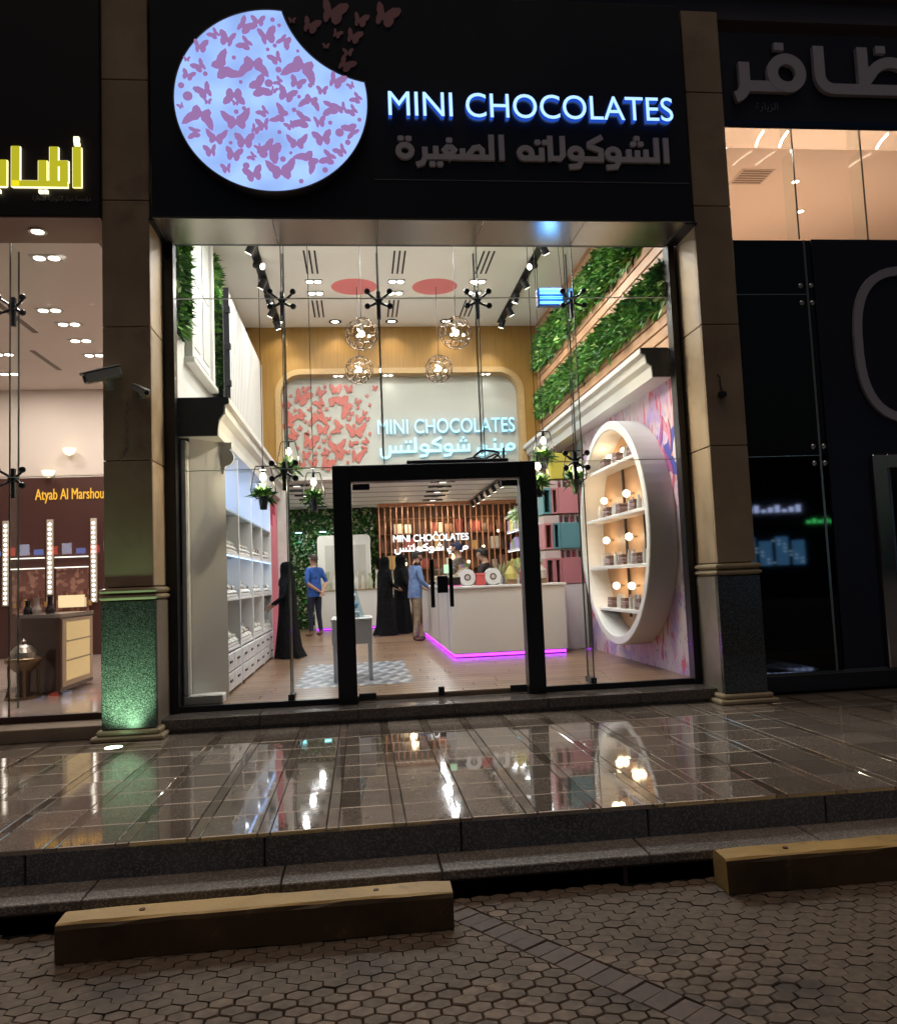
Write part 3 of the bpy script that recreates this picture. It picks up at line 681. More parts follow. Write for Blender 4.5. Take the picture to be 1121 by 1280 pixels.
i5, i6 = 5, 6; m.add([(-2.1, YB, inner[5][1]), (inner[6][0], YB, ZC), (-2.1, YB, ZC)], [(0, 1, 2)])
m.add([(3.5, YB, inner[n-6][1]), (inner[n-7][0], YB, ZC), (3.5, YB, ZC)], [(0, 2, 1)])
m.build('oak_cladding', woodm, bk)
m = MB(); ribbon(m, inner, .1, YB-.02, YB+.3); m.build('arch_reveal', M('oak_reveal', (.45, .3, .13), .45, wood=((4, 4, 12), (.38, .24, .1))), bk)
MB().box(-2.1, 3.5, YB+.25, YB+.35, 3.02, ZC).build('arched_panel', M('panel_grey', (.46, .46, .41), .5, noise=(.8, (.42, .42, .37))), bk)
MB().box(-2.1, 3.5, YB-.03, YB+.4, 2.96, 3.019).build('lower_trim', white, bk)
for x, wd in ((-1.2, 'at the curved end'), (-.28, 'above the butterfly cutouts'), (.62, 'beside the wire globes'), (2.42, 'above the indoor lettering')):
    t = thing('arch_light', 'tiny twin downlight under the oak arch '+wd, 'ceiling light', (x, YB+.1, zt-.055), None, 'tiny twin downlights under the arch')
    MB().box(-.1, .1, -.05, .05, -.008, .0).build('plate', whiteg, t)
    for k in (-.05, .05): MB().cyl((k, 0, -.0085), 'z', .034, -.005, 12).build('lens', lamph, t)
    lamp('SPOT', (0, .02, -.02), 1.6, neutral, t, .04, 110, aim((0, 0, 0), (0, .12, -1)), .8)
cut = thing('butterfly_artwork', 'round cluster of coral butterfly cutouts on the pale panel', 'wall art', (0, YB+.25, 4.0))
coral = M('coral_cutout', (.46, .13, .105), .5)
def wb(u, v): return -1.331+(u-80)*.001776, .774-(v-120)*.001813
yb_ = -.012
for u, v, w, a, k in [(320,190,84,10,2),(385,160,45,0,3),(470,215,120,-10,2),(640,190,124,0,0),(780,190,110,-20,3),(1035,182,72,10,2),(275,270,200,0,2),(150,330,110,30,3),(385,247,50,0,0),(482,325,124,10,3),(590,332,84,20,2),(715,345,250,120,1),(850,318,84,-5,2),(285,440,130,30,3),(455,480,190,180,1),(160,500,190,70,1),(790,440,54,0,0),(920,436,68,0,2),(480,405,64,0,3),(560,487,48,0,0),(765,492,52,0,0),(860,502,108,5,2),(955,497,52,0,0),(645,582,150,70,1),(495,602,126,-5,0),(832,615,208,0,1),(272,575,64,30,3),(205,640,140,30,3),(345,632,64,10,3),(350,717,190,5,2),(500,715,56,20,2),(565,672,50,0,3),(632,768,186,0,1),(778,748,86,5,2),(938,722,84,20,3),(918,798,84,60,3),(312,855,108,15,2),(420,836,52,20,3),(528,820,96,40,3),(650,862,130,20,2),(745,830,50,0,0),(825,882,150,10,2),(520,950,170,0,2),(410,892,44,0,0),(290,942,86,0,3),(378,385,54,20,3),(390,940,90,0,0)]:
    x, z = wb(u, v); butterfly(x, z, w*.00186, a, k, yb_, .016+(u*7+v*3) % 29*.0004, coral, cut)
for u, v in [(180,245),(530,155),(960,255),(985,355),(220,392),(325,510),(815,560),(410,665),(975,645),(240,775),(840,735),(455,770),(800,835),(540,910),(740,932),(70,420),(540,385),(860,378)]:
    x, z = wb(u, v); disc(x, z, 17*.00178, yb_, .02, coral, cut)
ls = thing('indoor_sign', 'blue white lit lettering reading mini chocolates on the arched panel', 'sign', (0, YB+.25, 0))
liti = M('indoor_letter', (.4, .7, .8), .4, em=(.28, .72, 1), es=.62); sidei = M('indoor_letter_side', (.1, .3, .45), .4, em=(.06, .35, .7), es=.4)
latin('MINI CHOCOLATES', .40, 3.80, -.03, .26, 2.54, .05, liti, ls, sidei)
arabic([W_MINI, W_SHOK2], .41, 2.93, 3.44, .056, -.02, .05, liti, ls, None, .62)

# ---- left wall: upper part
lw = struct(MB().box(-2.0, XL, .08, YB, 3.0, ZC).build('upper_side_wall', white))
win = thing('false_window', 'white shuttered false window high on the side wall', 'window', (XL, 1.95, 4.7))
for y0, y1 in ((-.62, -.02), (.0, .6)):
    sh = MB().bbox(.001, .05, y0, y1, -.85, 1.0, .008).build('shutter', whiteg, win)
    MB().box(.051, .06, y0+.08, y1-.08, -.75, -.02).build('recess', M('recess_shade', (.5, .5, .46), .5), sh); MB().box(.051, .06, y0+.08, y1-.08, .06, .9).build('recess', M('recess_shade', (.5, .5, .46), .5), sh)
MB().bbox(.0, .09, -.74, -.63, -.95, 1.1, .008).build('frame_post', white, win); MB().bbox(.0, .09, .61, .72, -.95, 1.1, .008).build('frame_post', white, win)
MB().bbox(.0, .12, -.8, .78, -1.02, -.96, .008).build('sill', white, win)
leafm = [M('leaf_bright', (.14, .33, .045), .5, noise=(6, (.08, .24, .025))), M('leaf_mid', (.05, .16, .022), .5), M('leaf_dark', (.02, .075, .015), .5), M('leaf_pale', (.3, .42, .13), .5)]
def leaves(n, boxf, size, seed, out=(1, 0, 0), mats=None, wide=.36):
    """n curved leaf blades; boxf(rng) gives a root point"""
    g_ = random.Random(seed); m = MB(); out = Vector(out)
    for i in range(n):
        p = Vector(boxf(g_)); d = (out*g_.uniform(.2, 1.1)+Vector((g_.gauss(0, .6), g_.gauss(0, .6), g_.gauss(.05, .6)))).normalized()
        L = size*g_.uniform(.55, 1.25); w = L*wide*g_.choice((.45, .8, 1.0, 1.5)); s = d.cross(Vector((g_.gauss(0, 1), g_.gauss(0, 1), g_.gauss(0, 1)))).normalized()*w/2
        dr = Vector((0, 0, -L*g_.uniform(.05, .35)))
        a, b, c = p, p+d*L*.5+dr*.2, p+d*L+dr
        m.add([a, b-s, c, b+s], [(0, 1, 2), (0, 2, 3)], g_.choices(range(4), (4, 4, 2, 1.2))[0])
    return m
def leaf_band(name, label, y0, y1, z0, z1, x, s, n, seed, size=.13):
    t = thing(name, label, 'plant', (0, 0, 0))
    MB().box(min(x, x+s*.03), max(x, x+s*.03), y0, y1, z0, z1).build('backing', M('moss_backing', (.012, .035, .01), .9), t)
    stuff(leaves(n, lambda g_: (x+s*.03, g_.uniform(y0, y1), g_.uniform(z0, z1)), size, seed, (s, 0, 0)).build('foliage', leafm, t))
leaf_band('leaf_strip', 'upright strip of leaves between false window and slatted screen', 2.85, 3.4, 3.9, 5.6, XL, 1, 1500, 1)
leaf_band('leaf_strip', 'upright strip of leaves at the window end of white wall', .72, 1.12, 3.9, 5.6, XL, 1, 900, 2)
t = thing('slatted_screen', 'screen of upright white slats along the ledge', 'screen', (-1.66, 4.6, 3.021))
MB().box(-.06, -.05, -1.84, 1.82, 0, 2.0).build('backing', M('screen_grey', (.2, .2, .2), .6), t)
for k in range(24): MB().bbox(-.03, .03, -1.82+k*.155, -1.73+k*.155, 0, 2.03, .004).build('slat', M('slat_white', (.6, .58, .55), .5), t)
MB().box(-.065, -.02, -1.85, 1.82, 1.94, 1.99).build('rail', black, t)
for k in range(4): MB().bbox(-.02, .05, -1.93, -1.85, .25+k*.5, .33+k*.5, .005).build('clip', black, t)
MB().box(-.04, .03, -1.87, -1.85, 0, 2.1).build('end_post', black, t)
# ledge / cornice over the shelving
lg = thing('ledge_cornice', 'white stepped cornice above the chocolate shelving', 'cornice', (0, 0, 0))
prof = [(-1.9, 3.02), (-1.25, 3.02), (-1.25, 2.96), (-1.29, 2.945), (-1.29, 2.86), (-1.34, 2.8), (-1.36, 2.72), (-1.36, 2.63), (-1.9, 2.63)]
MB().prism(prof, 'y', .1, YB-.031).build('moulding', white, lg)
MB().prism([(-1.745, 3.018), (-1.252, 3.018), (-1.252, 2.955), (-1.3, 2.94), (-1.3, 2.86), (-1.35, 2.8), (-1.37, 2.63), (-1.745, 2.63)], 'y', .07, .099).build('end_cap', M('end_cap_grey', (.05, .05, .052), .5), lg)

# ---- left shelving
shw = M('shelf_white', (.74, .74, .74), .35)
un = thing('shelving_unit', 'tall white shelving with drawers along the side wall', 'shelving', (0, 0, 0))
ys = [.52, 1.66, 2.82, 3.95, 5.1]
MB().box(-1.9, -1.86, .5, 5.12, 0, 2.63).build('back_panel', M('shelf_back', (.55, .57, .6), .5), un)
for y in ys: MB().bbox(-1.86, -1.4, y-.022, y+.022, 0, 2.629, .004).build('divider', shw, un)
led = M('blue_led', (.4, .6, 1), .3, em=(.35, .6, 1), es=7); dk = M('handle_dark', (.03, .03, .035), .4)
for i in range(4):
    y0, y1 = ys[i]+.023, ys[i+1]-.023
    for z in (.46, 1.0, 1.5, 1.98):
        s_ = MB().bbox(-1.859, -1.41, y0, y1, z-.025, z, .003).build('shelf', shw if z < 1.9 else M('glass_shelf', (.5, .65, .75), .15), un)
    MB().box(-1.855, -1.845, y0, y1, 2.56, 2.6).build('led_strip', led, un)
    MB().box(-1.42, -1.412, y0, y1, 1.465, 1.474).build('led_strip', M('blue_led_soft', (.4, .6, 1), .3, em=(.3, .5, 1), es=2.2), un)
    for jz in (.02, .22):
        w = (y1-y0)/2
        for q in (0, 1):
            d_ = MB().bbox(-1.43, -1.395, y0+q*w+.008, y0+q*w+w-.008, jz+.008, jz+.195, .006).build('drawer', shw, un)
            MB().bbox(-1.392, -1.38, y0+q*w+w/2-.07, y0+q*w+w/2+.07, jz+.1, jz+.125, .003).build('handle', dk, d_)
    lamp('AREA', (-1.7, (y0+y1)/2, 2.55), 2.2, (.35, .55, 1), un, .3)
    lamp('AREA', (-1.6, (y0+y1)/2, 1.44), 1.2, (.7, .82, 1), un, .3)
cream = M('cream_wrap', (.72, .68, .6), .35); silver = M('silver_foil', (.6, .6, .58), .3, .6); cocoa = M('cocoa', (.1, .05, .03), .45)
wdn = ['beside the cabinet end', 'in the second bay', 'in the third bay', 'in the bay nearest the pink panel']
for i in range(4):
    for z, lv in ((.462, 'on the drawer top'), (1.002, 'on the middle shelf'), (1.502, 'on the blue lit shelf')):
        yc = (ys[i]+ys[i+1])/2; g_ = random.Random(i*7+int(z*10))
        t = thing('chocolate_display', 'sloped chocolate tray '+lv+' '+wdn[i], 'chocolate tray', (-1.62, yc, z), None, 'chocolate trays on the side shelving')
        MB().prism([(-.2, 0), (.2, 0), (.2, .03), (-.2, .38)], 'y', -.5, .5).build('stand', whiteg, t)
        for q in range(4):
            tr = MB().prism([(-.19, .385), (.19, .045), (.2, .06), (-.18, .4)], 'y', -.48+q*.245, -.26+q*.245).build('tray', M('tray_pale', (.7, .7, .66), .3), t)
            pc = MB()
            for a in range(5):
                for b in range(3):
                    cx = -.15+a*.075; cz = .395-(a*.075+.04)*.89; cyy = -.445+q*.245+b*.075
                    pc.sphere((cx, cyy, cz+.02), .027, 6, 4, g_.choice((.8, 1.2)), g_.choices((0, 1, 2), (5, 4, 2))[0])
            stuff(pc.build('chocolates', [cream, silver, cocoa], tr))
pinkg = M('pink_gift', (.75, .12, .38), .3)
for i in range(4):
    yc = (ys[i]+ys[i+1])/2
    t = thing('gift_box', 'glossy pink gift box on the top shelf '+wdn[i], 'gift box', (-1.6, yc-.2, 1.981), None, 'pink gift boxes on the top shelf')
    MB().bbox(-.08, .08, -.09, .09, 0, .2, .006).build('box', pinkg, t); MB().bbox(-.087, .087, -.097, .097, .2, .24, .006).build('lid', M('pink_lid', (.8, .22, .5), .3), t)
    MB().box(-.012, .012, -.0985, .0985, .0, .243).build('ribbon', M('ribbon_white', (.8, .7, .75), .4), t)
# cabinet end by the window, with scrolled bracket
en = thing('cabinet_end', 'tall white panelled cabinet end by the window', 'cabinet', (0, 0, 0))
MB().prism([(-1.665, .2), (-1.365, .5), (-1.39, .519), (-1.665, .46)], 'z', 0, 2.629).build('panel', white, en)
MB().bbox(-1.735, -1.67, .1, .28, 0, 2.6, .012).build('pilaster', white, en); MB().bbox(-1.725, -1.68, .085, .099, .1, 2.5, .004).build('moulding', whiteg, en)
br_ = [(-1.66, 2.628), (-1.29, 2.628), (-1.29, 2.56)]+arc(-1.36, 2.47, .09, 60, -90, 8)+[(-1.375, 2.3), (-1.66, 2.3)]
MB().prism(br_, 'y', .47, .518).build('bracket', white, en)
MB().bbox(-1.735, -1.36, .09, .29, .0, .09, .01).build('skirting', white, en)
# pink display panel at the end of the shelving
t = thing('pink_panel', 'rosy pink stepped display panel after the shelving', 'panel', (0, 0, 0))
pk2 = M('rose_panel', (.55, .1, .16), .4)
MB().prism([(5.16, 0), (6.3, 0), (6.3, 2.55), (5.95, 2.55), (5.95, 2.3), (5.55, 2.3), (5.55, 2.1), (5.16, 2.1)], 'x', -1.9, -1.41).build('panel', pk2, t)
lamp('SPOT', (-1.2, 5.6, 2.5), 4, (1, .6, .9), t, .05, 80, aim((-1.2, 5.6, 2.5), (-1.42, 5.8, 1.4)))
t = thing('white_pier', 'slim white marble pier at the end of pink panel', 'column', (-1.3, 6.5, 0))
MB().bbox(-.14, .07, -.06, .1, 0, 2.95, .006).build('shaft', M('marble_pier', (.7, .68, .64), .3, noise=(5, (.6, .57, .53))), t)

# ---- right wall: timber slats, leaf bands, cornice, mural
rw = struct(MB().box(XR+.03, XR+.12, .08, YB, 0, ZC).build('side_wall', M('side_wall_brown', (.16, .09, .05), .7)))
slm = M('timber_slat', (.50, .29, .16), .45, wood=((1, .8, 14), (.4, .21, .11)), vary=.12)
zz = 3.5
while zz < ZC-.02:
    h = .115
    if not (3.98 < zz+h/2 < 4.4 or 4.87 < zz+h/2 < 5.4): MB().bbox(XR-.005, XR+.03, .09, YB-.01, zz, zz+h, .003).build('slat', slm, rw)
    zz += h+.022
leaf_band('leaf_band', 'lower green leaf band set in the timber slats above cornice', .1, 6.4, 3.98, 4.42, XR+.02, -1, 7000, 5, .14)
leaf_band('leaf_band', 'upper green leaf band set in the timber slats below ceiling', .1, 6.4, 4.86, 5.42, XR+.02, -1, 7500, 6, .15)
cn = thing('cornice', 'long white stepped cornice above the painted mural', 'cornice', (0, 0, 0))
prof = [(XR+.03, 3.49), (3.04, 3.49), (3.04, 3.43), (3.09, 3.41), (3.1, 3.33), (3.15, 3.29), (3.16, 3.17), (XR+.03, 3.17)]
MB().prism(prof, 'y', .13, YB-.031).build('moulding', white, cn)
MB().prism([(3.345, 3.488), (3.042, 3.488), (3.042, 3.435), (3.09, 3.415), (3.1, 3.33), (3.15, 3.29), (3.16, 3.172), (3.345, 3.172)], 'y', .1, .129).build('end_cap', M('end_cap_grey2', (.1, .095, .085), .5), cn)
def mural_mat():
    m = bpy.data.materials.new('mural_paint'); m.use_nodes = True; N = m.node_tree.nodes; L = m.node_tree.links; b = N['Principled BSDF']; b.inputs['Roughness'].default_value = .5
    tc = N.new('ShaderNodeTexCoord')
    def nz(sc, det, mp=(1, 1, 1), off=0):
        mm = N.new('ShaderNodeMapping'); mm.inputs['Scale'].default_value = mp; mm.inputs['Location'].default_value = (off, off, off); L.new(tc.outputs['Object'], mm.inputs[0])
        n = N.new('ShaderNodeTexNoise'); n.inputs['Scale'].default_value = sc; n.inputs['Detail'].default_value = det; n.inputs['Distortion'].default_value = .8; L.new(mm.outputs[0], n.inputs[0]); return n.outputs[0]
    def rp(f, lo, hi):
        r_ = N.new('ShaderNodeMapRange'); r_.inputs[1].default_value = lo; r_.inputs[2].default_value = hi; L.new(f, r_.inputs[0]); return r_.outputs[0]
    def mx(f, a, c):
        x = N.new('ShaderNodeMix'); x.data_type = 'RGBA'; L.new(f, x.inputs[0])
        if isinstance(a, tuple): x.inputs[6].default_value = (*a, 1)
        else: L.new(a, x.inputs[6])
        x.inputs[7].default_value = (*c, 1); return x.outputs[2]
    c = mx(rp(nz(1.1, 3), .45, .65), (.66, .58, .6), (.6, .36, .5))
    c = mx(rp(nz(1.6, 4, off=4), .52, .66), c, (.4, .3, .62))
    c = mx(rp(nz(3, 6, (1, 3, 1), 9), .56, .63), c, (.62, .1, .16))
    c = mx(rp(nz(5, 6, (1, 4, 1.2), 3), .62, .66), c, (.13, .12, .36))
    c = mx(rp(nz(9, 4, (1, 3, 1), 13), .66, .7), c, (.05, .03, .08))
    L.new(c, b.inputs['Base Color']); return m
t = thing('mural', 'pink and violet watercolour mural on the side wall', 'mural', (XR, .5, 0))
MB().box(.0, .029, -.38, 3.2, .0, 3.168).build('painted_sheet', mural_mat(), t)
blueb = M('mural_blue', (.05, .06, .35), .5)
for yy, zz_, s_, a_ in ((-.2, 2.35, .55, 80), (.1, .75, .12, 10)):
    MB().prism(rot2(bfly(1), a_, s_, yy, zz_), 'x', -.004, -.001).build('painted_butterfly', blueb, t)
for k in range(14):
    yy, zz_ = -.22+.5*random.random(), 1.8+1.1*random.random()
    MB().prism(rot2([(0, -.5), (.12, -.1), (.07, .5), (-.08, .2), (-.1, -.2)], random.uniform(-40, 30), random.uniform(.2, .5), yy, zz_), 'x', -.003-.0004*k, -.0005-.0003*k).build('painted_petal', M('petal%d' % (k % 3), [(.5, .06, .12), (.6, .2, .3), (.3, .08, .25)][k % 3], .5), t)

# ---- round niche display
rg = thing('round_niche', 'huge white ring display niche with shelves and glowing globes', 'display niche', (3.07, 1.61, 1.60))
def ring(r0, r1, xa, xb, n=72):
    m = MB(); vs = []
    for i in range(n):
        a = 2*PI*i/n; c, s = math.cos(a), math.sin(a)
        vs += [(xa+.012, r1*c, r1*s), (xa, (r1-.012)*c, (r1-.012)*s), (xa, (r0+.012)*c, (r0+.012)*s), (xa+.012, r0*c, r0*s), (xb, r0*c, r0*s), (xb, r1*c, r1*s)]
    m.add(vs, [(i*6+j, i*6+(j+1) % 6, ((i+1) % n)*6+(j+1) % 6, ((i+1) % n)*6+j) for i in range(n) for j in range(6)]); return m
ring(1.255, 1.365, 0, .308).build('ring', M('ring_white', (.74, .72, .69), .4), rg, smooth=False)
m = MB(); n = 48; m.add([(.3, 1.26*math.cos(2*PI*i/n), 1.26*math.sin(2*PI*i/n)) for i in range(n)], [list(range(n))]); m.build('back_disc', M('niche_back', (.6, .35, .18), .5, noise=(1, (.52, .29, .14))), rg)
niche_dark = M('niche_dark', (.07, .05, .04), .5)
globe = M('globe_lamp', (1, .9, .75), .3, em=(1, .8, .52), es=5)
for z in (.83, .2, -.42, -.95):
    hw = math.sqrt(1.25**2-z*z)-.02
    MB().bbox(.05, .295, -hw, hw, z-.02, z+.02, .006).build('shelf', whiteg, rg)
for y in (.25, -.45): MB().box(.27, .298, y-.012, y+.012, -1.05, 1.1).build('upright', niche_dark, rg)
for z in (1.0, .47, -.06, -.66):
    for y in (.82 if abs(z) < .6 else .5, -.1):
        b_ = MB().sphere((.2, y, z), .045).build('globe', globe, rg, smooth=True)
        MB().cyl((.24, y, z), 'x', .015, .055, 8).build('mount', steel, b_)
        lamp('POINT', (.12, y, z), .8, (1, .72, .42), rg, .05)
gx = random.Random(9)
for z, lv in ((.851, 'top'), (.221, 'upper'), (-.399, 'lower'), (-.929, 'bottom')):
    for k, y in enumerate((.72, .47, .2, -.06, -.32, -.58, -.8)):
        if abs(y)+.12 > math.sqrt(1.25**2-z*z): continue
        if k % 2:
            t = thing('chocolate_box', 'flat boxed chocolates on the '+lv+' niche shelf', 'box', (3.23, 1.61+y, 1.60+z), None, 'chocolate boxes on the %s niche shelf' % lv)
            for q in range(3): MB().bbox(-.07, .06, -.09+q*.01, .1-q*.01, q*.045, q*.045+.04, .004).build('box', M('box_brown%d' % (q % 2), [(.2, .12, .1), (.3, .2, .2)][q % 2], .5), t)
        else:
            t = thing('glass_jars', 'small glass jars and ornaments on the '+lv+' niche shelf', 'jars', (3.23, 1.61+y, 1.60+z), None, 'jar groups on the %s niche shelf' % lv)
            for q in range(4): MB().lathe((gx.uniform(-.03, .03), -.1+q*.065, 0), [(.025, 0), (.028, .05), (.024, .09+gx.uniform(0, .05)), (.012, .12+gx.uniform(0, .06)), (.012, .17)], 10).build('jar', M('jar_pale', (.6, .58, .54), .2), t)

# ---- counter with purple light
cw = M('counter_white', (.74, .71, .67), .3)
ct = thing('counter', 'white L shaped service counter with purple glow at its foot', 'counter', (0, 0, 0))
MB().bbox(1.25, 2.9, 3.33, 3.9, .06, .965, .006).build('front_body', cw, ct); MB().bbox(1.25, 1.85, 3.901, 8.8, .06, .965, .006).build('side_body', cw, ct)
MB().bbox(1.23, 2.92, 3.31, 3.92, .966, 1.0, .005).build('counter_top', whiteg, ct); MB().bbox(1.23, 1.87, 3.921, 8.82, .966, 1.0, .005).build('counter_top', whiteg, ct)
plm = M('purple_led', (.6, .1, .9), .3, em=(.5, .03, 1), es=3.2)
MB().box(1.3, 2.88, 3.36, 3.37, .015, .05).build('led_strip', plm, ct); MB().box(1.29, 1.3, 3.38, 8.75, .015, .05).build('led_strip', plm, ct)
MB().box(1.31, 2.85, 3.38, 3.85, 0, .06).build('kick_plate', blackmatte, ct); MB().box(1.31, 1.8, 3.851, 8.7, 0, .06).build('kick_plate', blackmatte, ct)
MB().box(1.248, 1.2495, 3.7, 3.72, .06, .96).build('panel_joint', dk, ct); MB().box(1.248, 1.2495, 5.2, 5.22, .06, .96).build('panel_joint', dk, ct)
# counter-top things
def drum(x, y, label):
    t = thing('round_tin', label, 'tin', (x, y, 1.0), None, 'striped round tins on the counter')
    MB().cyl((0, -.06, .125), 'y', .12, .16, 28).build('body', M('tin_blue', (.25, .35, .5), .35), t)
    for k in range(3): MB().cyl((0, -.045+k*.05, .125), 'y', .123, .022, 28).build('band', whiteg, t)
    MB().cyl((0, -.066, .125), 'y', .118, .006, 28).build('lid', whiteg, t); MB().cyl((0, -.07, .125), 'y', .05, .004, 20).build('emblem', cocoa, t)
    MB().cyl((0, -.073, .125), 'y', .03, .003, 16).build('emblem_centre', M('tin_grey', (.5, .48, .45), .4), t)
drum(1.55, 3.75, 'striped round tin with white lid beside red gift box'); drum(1.92, 3.7, 'striped round tin with white lid beyond the red gift box')
t = thing('gift_box', 'small red gift box between two round tins', 'gift box', (1.74, 3.72, 1.0)); MB().bbox(-.07, .07, -.07, .07, 0, .15, .006).build('box', M('red_box', (.5, .08, .07), .4), t); MB().bbox(-.076, .076, -.076, .076, .15, .18, .005).build('lid', M('red_lid', (.55, .1, .1), .4), t)
t = thing('till', 'black till screen and tray on the white counter', 'till', (1.32, 3.72, 1.0)); MB().bbox(-.13, .13, -.04, .05, .0, .14, .008).build('screen', M('till_dark', (.02, .016, .014), .3), t); MB().bbox(-.12, .12, -.16, -.05, 0, .02, .005).build('keyboard', pinkg, t)
t = thing('order_screen', 'pale green lit order screen above the counter', 'screen', (1.3, 4.1, 1.0)); MB().bbox(-.05, .05, -.01, .01, .2, .33, .004).build('panel', M('screen_green', (.4, .6, .4), .3, em=(.4, .7, .45), es=.5), t); MB().cyl((0, 0, 0), 'z', .012, .2, 8).build('stand', steel, t)
for k in range(6):
    t = thing('display_jar', 'clear glass cake dome on the long side counter', 'jar', (1.42+.1*(k % 2), 4.6+k*.62, 1.0), None, 'glass domes along the side counter')
    MB().lathe((0, 0, 0), [(.13, 0), (.13, .015), (.03, .02), (.03, .07), (.14, .075), (.14, .09)], 20).build('stand', whiteg, t)
    MB().lathe((0, 0, .09), [(.12, 0), (.12, .12), (.08, .19), (.01, .22), (.015, .25)], 20).build('dome', GL, t)
    MB().lathe((0, 0, .091), [(.1, 0), (.1, .06), (.02, .09)], 14).build('cake', M('cake_tan', (.45, .3, .18), .6), t)

# ---- cubby cabinet
cb = thing('cubby_cabinet', 'white cabinet carrying pink and teal display cubes', 'cabinet', (2.96, 4.0, 0))
MB().bbox(-.4, .4, -.15, .3, .0, .97, .006).build('base_cabinet', cw, cb)
pinkc = M('cube_pink', (.5, .2, .21), .5); teal = M('cube_teal', (.1, .27, .29), .5); yel = M('cube_yellow', (.55, .48, .06), .5); dkc = M('cube_inside', (.05, .09, .1), .6)
def opencube(x0, x1, z0, z1, m1, m2):
    o = MB(); t_ = .025; o.box(x0, x1, -.15, .2, z0, z0+t_); o.box(x0, x1, -.15, .2, z1-t_, z1); o.box(x0, x0+t_, -.149, .2, z0+t_, z1-t_); o.box(x1-t_, x1, -.149, .2, z0+t_, z1-t_)
    c = o.build('open_cube', m1, cb); MB().box(x0+t_, x1-t_, .1, .19, z0+t_, z1-t_).build('cube_back', m2, c)
for z0, l1, l2, r1 in ((.972, pinkc, teal, pinkc), (1.5, pinkc, pinkc, teal), (2.03, teal, dkc, pinkc)):
    opencube(-.2, -.07, z0, z0+.385, l1, l2); opencube(-.065, .04, z0, z0+.385, r1, dkc if r1 is teal else pinkc)
    MB().bbox(.045, .39, -.16, .2, z0, z0+.39, .006).build('cube', r1, cb)
    for k in range(7):
        MB().bbox(.05+k*.047, .085+k*.047, -.1, .1, z0+.391, z0+.391+.09+.03*((k*3) % 2), .003).build('book', M('book%d' % (k % 4), [(.3, .08, .09), (.5, .4, .36), (.1, .06, .07), (.45, .2, .22)][k % 4], .5), cb)
    MB().box(-.2, .04, -.14, .18, z0+.387, z0+.5).build('spacer', M('spacer_pale', (.55, .45, .42), .5), cb)
MB().bbox(-.05, .27, -.12, .2, 2.56, 2.95, .006).build('top_cube', yel, cb)

# ---- display table with lit glass pyramid
t = thing('display_table', 'white display table with a glass pyramid inside the door', 'table', (-.11, 1.75, 0))
MB().bbox(-.235, .225, -.45, .35, .42, .69, .006).build('table_body', M('table_white', (.66, .68, .7), .35), t); MB().bbox(-.245, .235, -.46, .36, .691, .71, .005).build('table_top', whiteg, t)
for x in (-.225, .175):
    for y in (-.44, .3): MB().bbox(x, x+.045, y, y+.045, 0, .42, .004).build('leg', M('table_white', (.6, .6, .6), .4), t)
p4 = [(-.15, -.25), (.14, -.25), (.14, .2), (-.15, .2)]
MB().add([(*p, .712) for p in p4]+[(*((p[0]*.1), (p[1]*.1)), 1.2) for p in p4], [(0, 1, 5, 4), (1, 2, 6, 5), (2, 3, 7, 6), (3, 0, 4, 7), (4, 5, 6, 7)]).build('glass_pyramid', glass('pyramid_glass', (.75, .88, .95), 2), t)
for k in range(3): MB().bbox(-.1+k*.02, .09-k*.02, -.18+k*.03, .14-k*.03, .712+k*.1, .78+k*.1, .01).build('tier', [cream, M('blue_tier', (.3, .5, .65), .3), silver][k], t)

# ---- wire globe pendants
def globe_wire(R_=.215):
    bm = bmesh.new(); bmesh.ops.create_icosphere(bm, subdivisions=2, radius=R_)
    g_ = random.Random(4)
    for v in bm.verts: v.co = (v.co+Vector((g_.gauss(0, 1), g_.gauss(0, 1), g_.gauss(0, 1)))*R_*.07).normalized()*R_
    faces = {f: (sum((v.co for v in f.verts), Vector())/3).normalized()*R_ for f in bm.faces}; m = MB()
    for e in bm.edges:
        a, b = [faces[f] for f in e.link_faces]; mid = ((a+b)/2).normalized()*R_; m.tube([a, mid, b], .0065, 5, cap=False)
    bm.free(); return m
gm = globe_wire().mesh('wire_cage', M('bronze_wire', (.1, .07, .05), .35, .7))
bulbm = M('pendant_bulb', (1, .9, .8), .3, em=(1, .84, .58), es=8)
for x, y, z, lab in ((.12, 2.5, 4.40, 'larger wire globe pendant hung nearer the glass above the butterfly cutouts'), (1.375, 2.45, 4.39, 'larger wire globe pendant hung nearer the glass above indoor lettering'), (.085, 4.42, 4.42, 'smaller looking wire globe pendant hung from pink recess over butterfly cutouts'), (1.335, 4.42, 4.42, 'smaller looking wire globe pendant hung from pink recess over indoor lettering')):
    t = thing('globe_pendant', lab, 'pendant lamp', (x, y, z), None, 'wire globe pendants')
    link('wire_cage', gm, t); zc = (ZC+.2 if y > 4 else ZC)-z
    MB().tube([(0, 0, .05), (0, 0, zc)], .005, 5).build('cable', black, t); MB().cyl((0, 0, .04), 'z', .02, .08, 10).build('socket', steel, t)
    MB().sphere((0, 0, -.0), .042).build('bulb', bulbm, t, smooth=True)
    for a in range(3): MB().sphere((.1*math.cos(a*2.1), .1*math.sin(a*2.1), -.03+.03*a), .02, 8, 6).build('glass_bead', M('bead', (.9, .85, .75), .1, em=(1, .85, .6), es=4), t)
    lamp('POINT', (0, 0, -.01), 16, (1, .86, .66), t, .05)
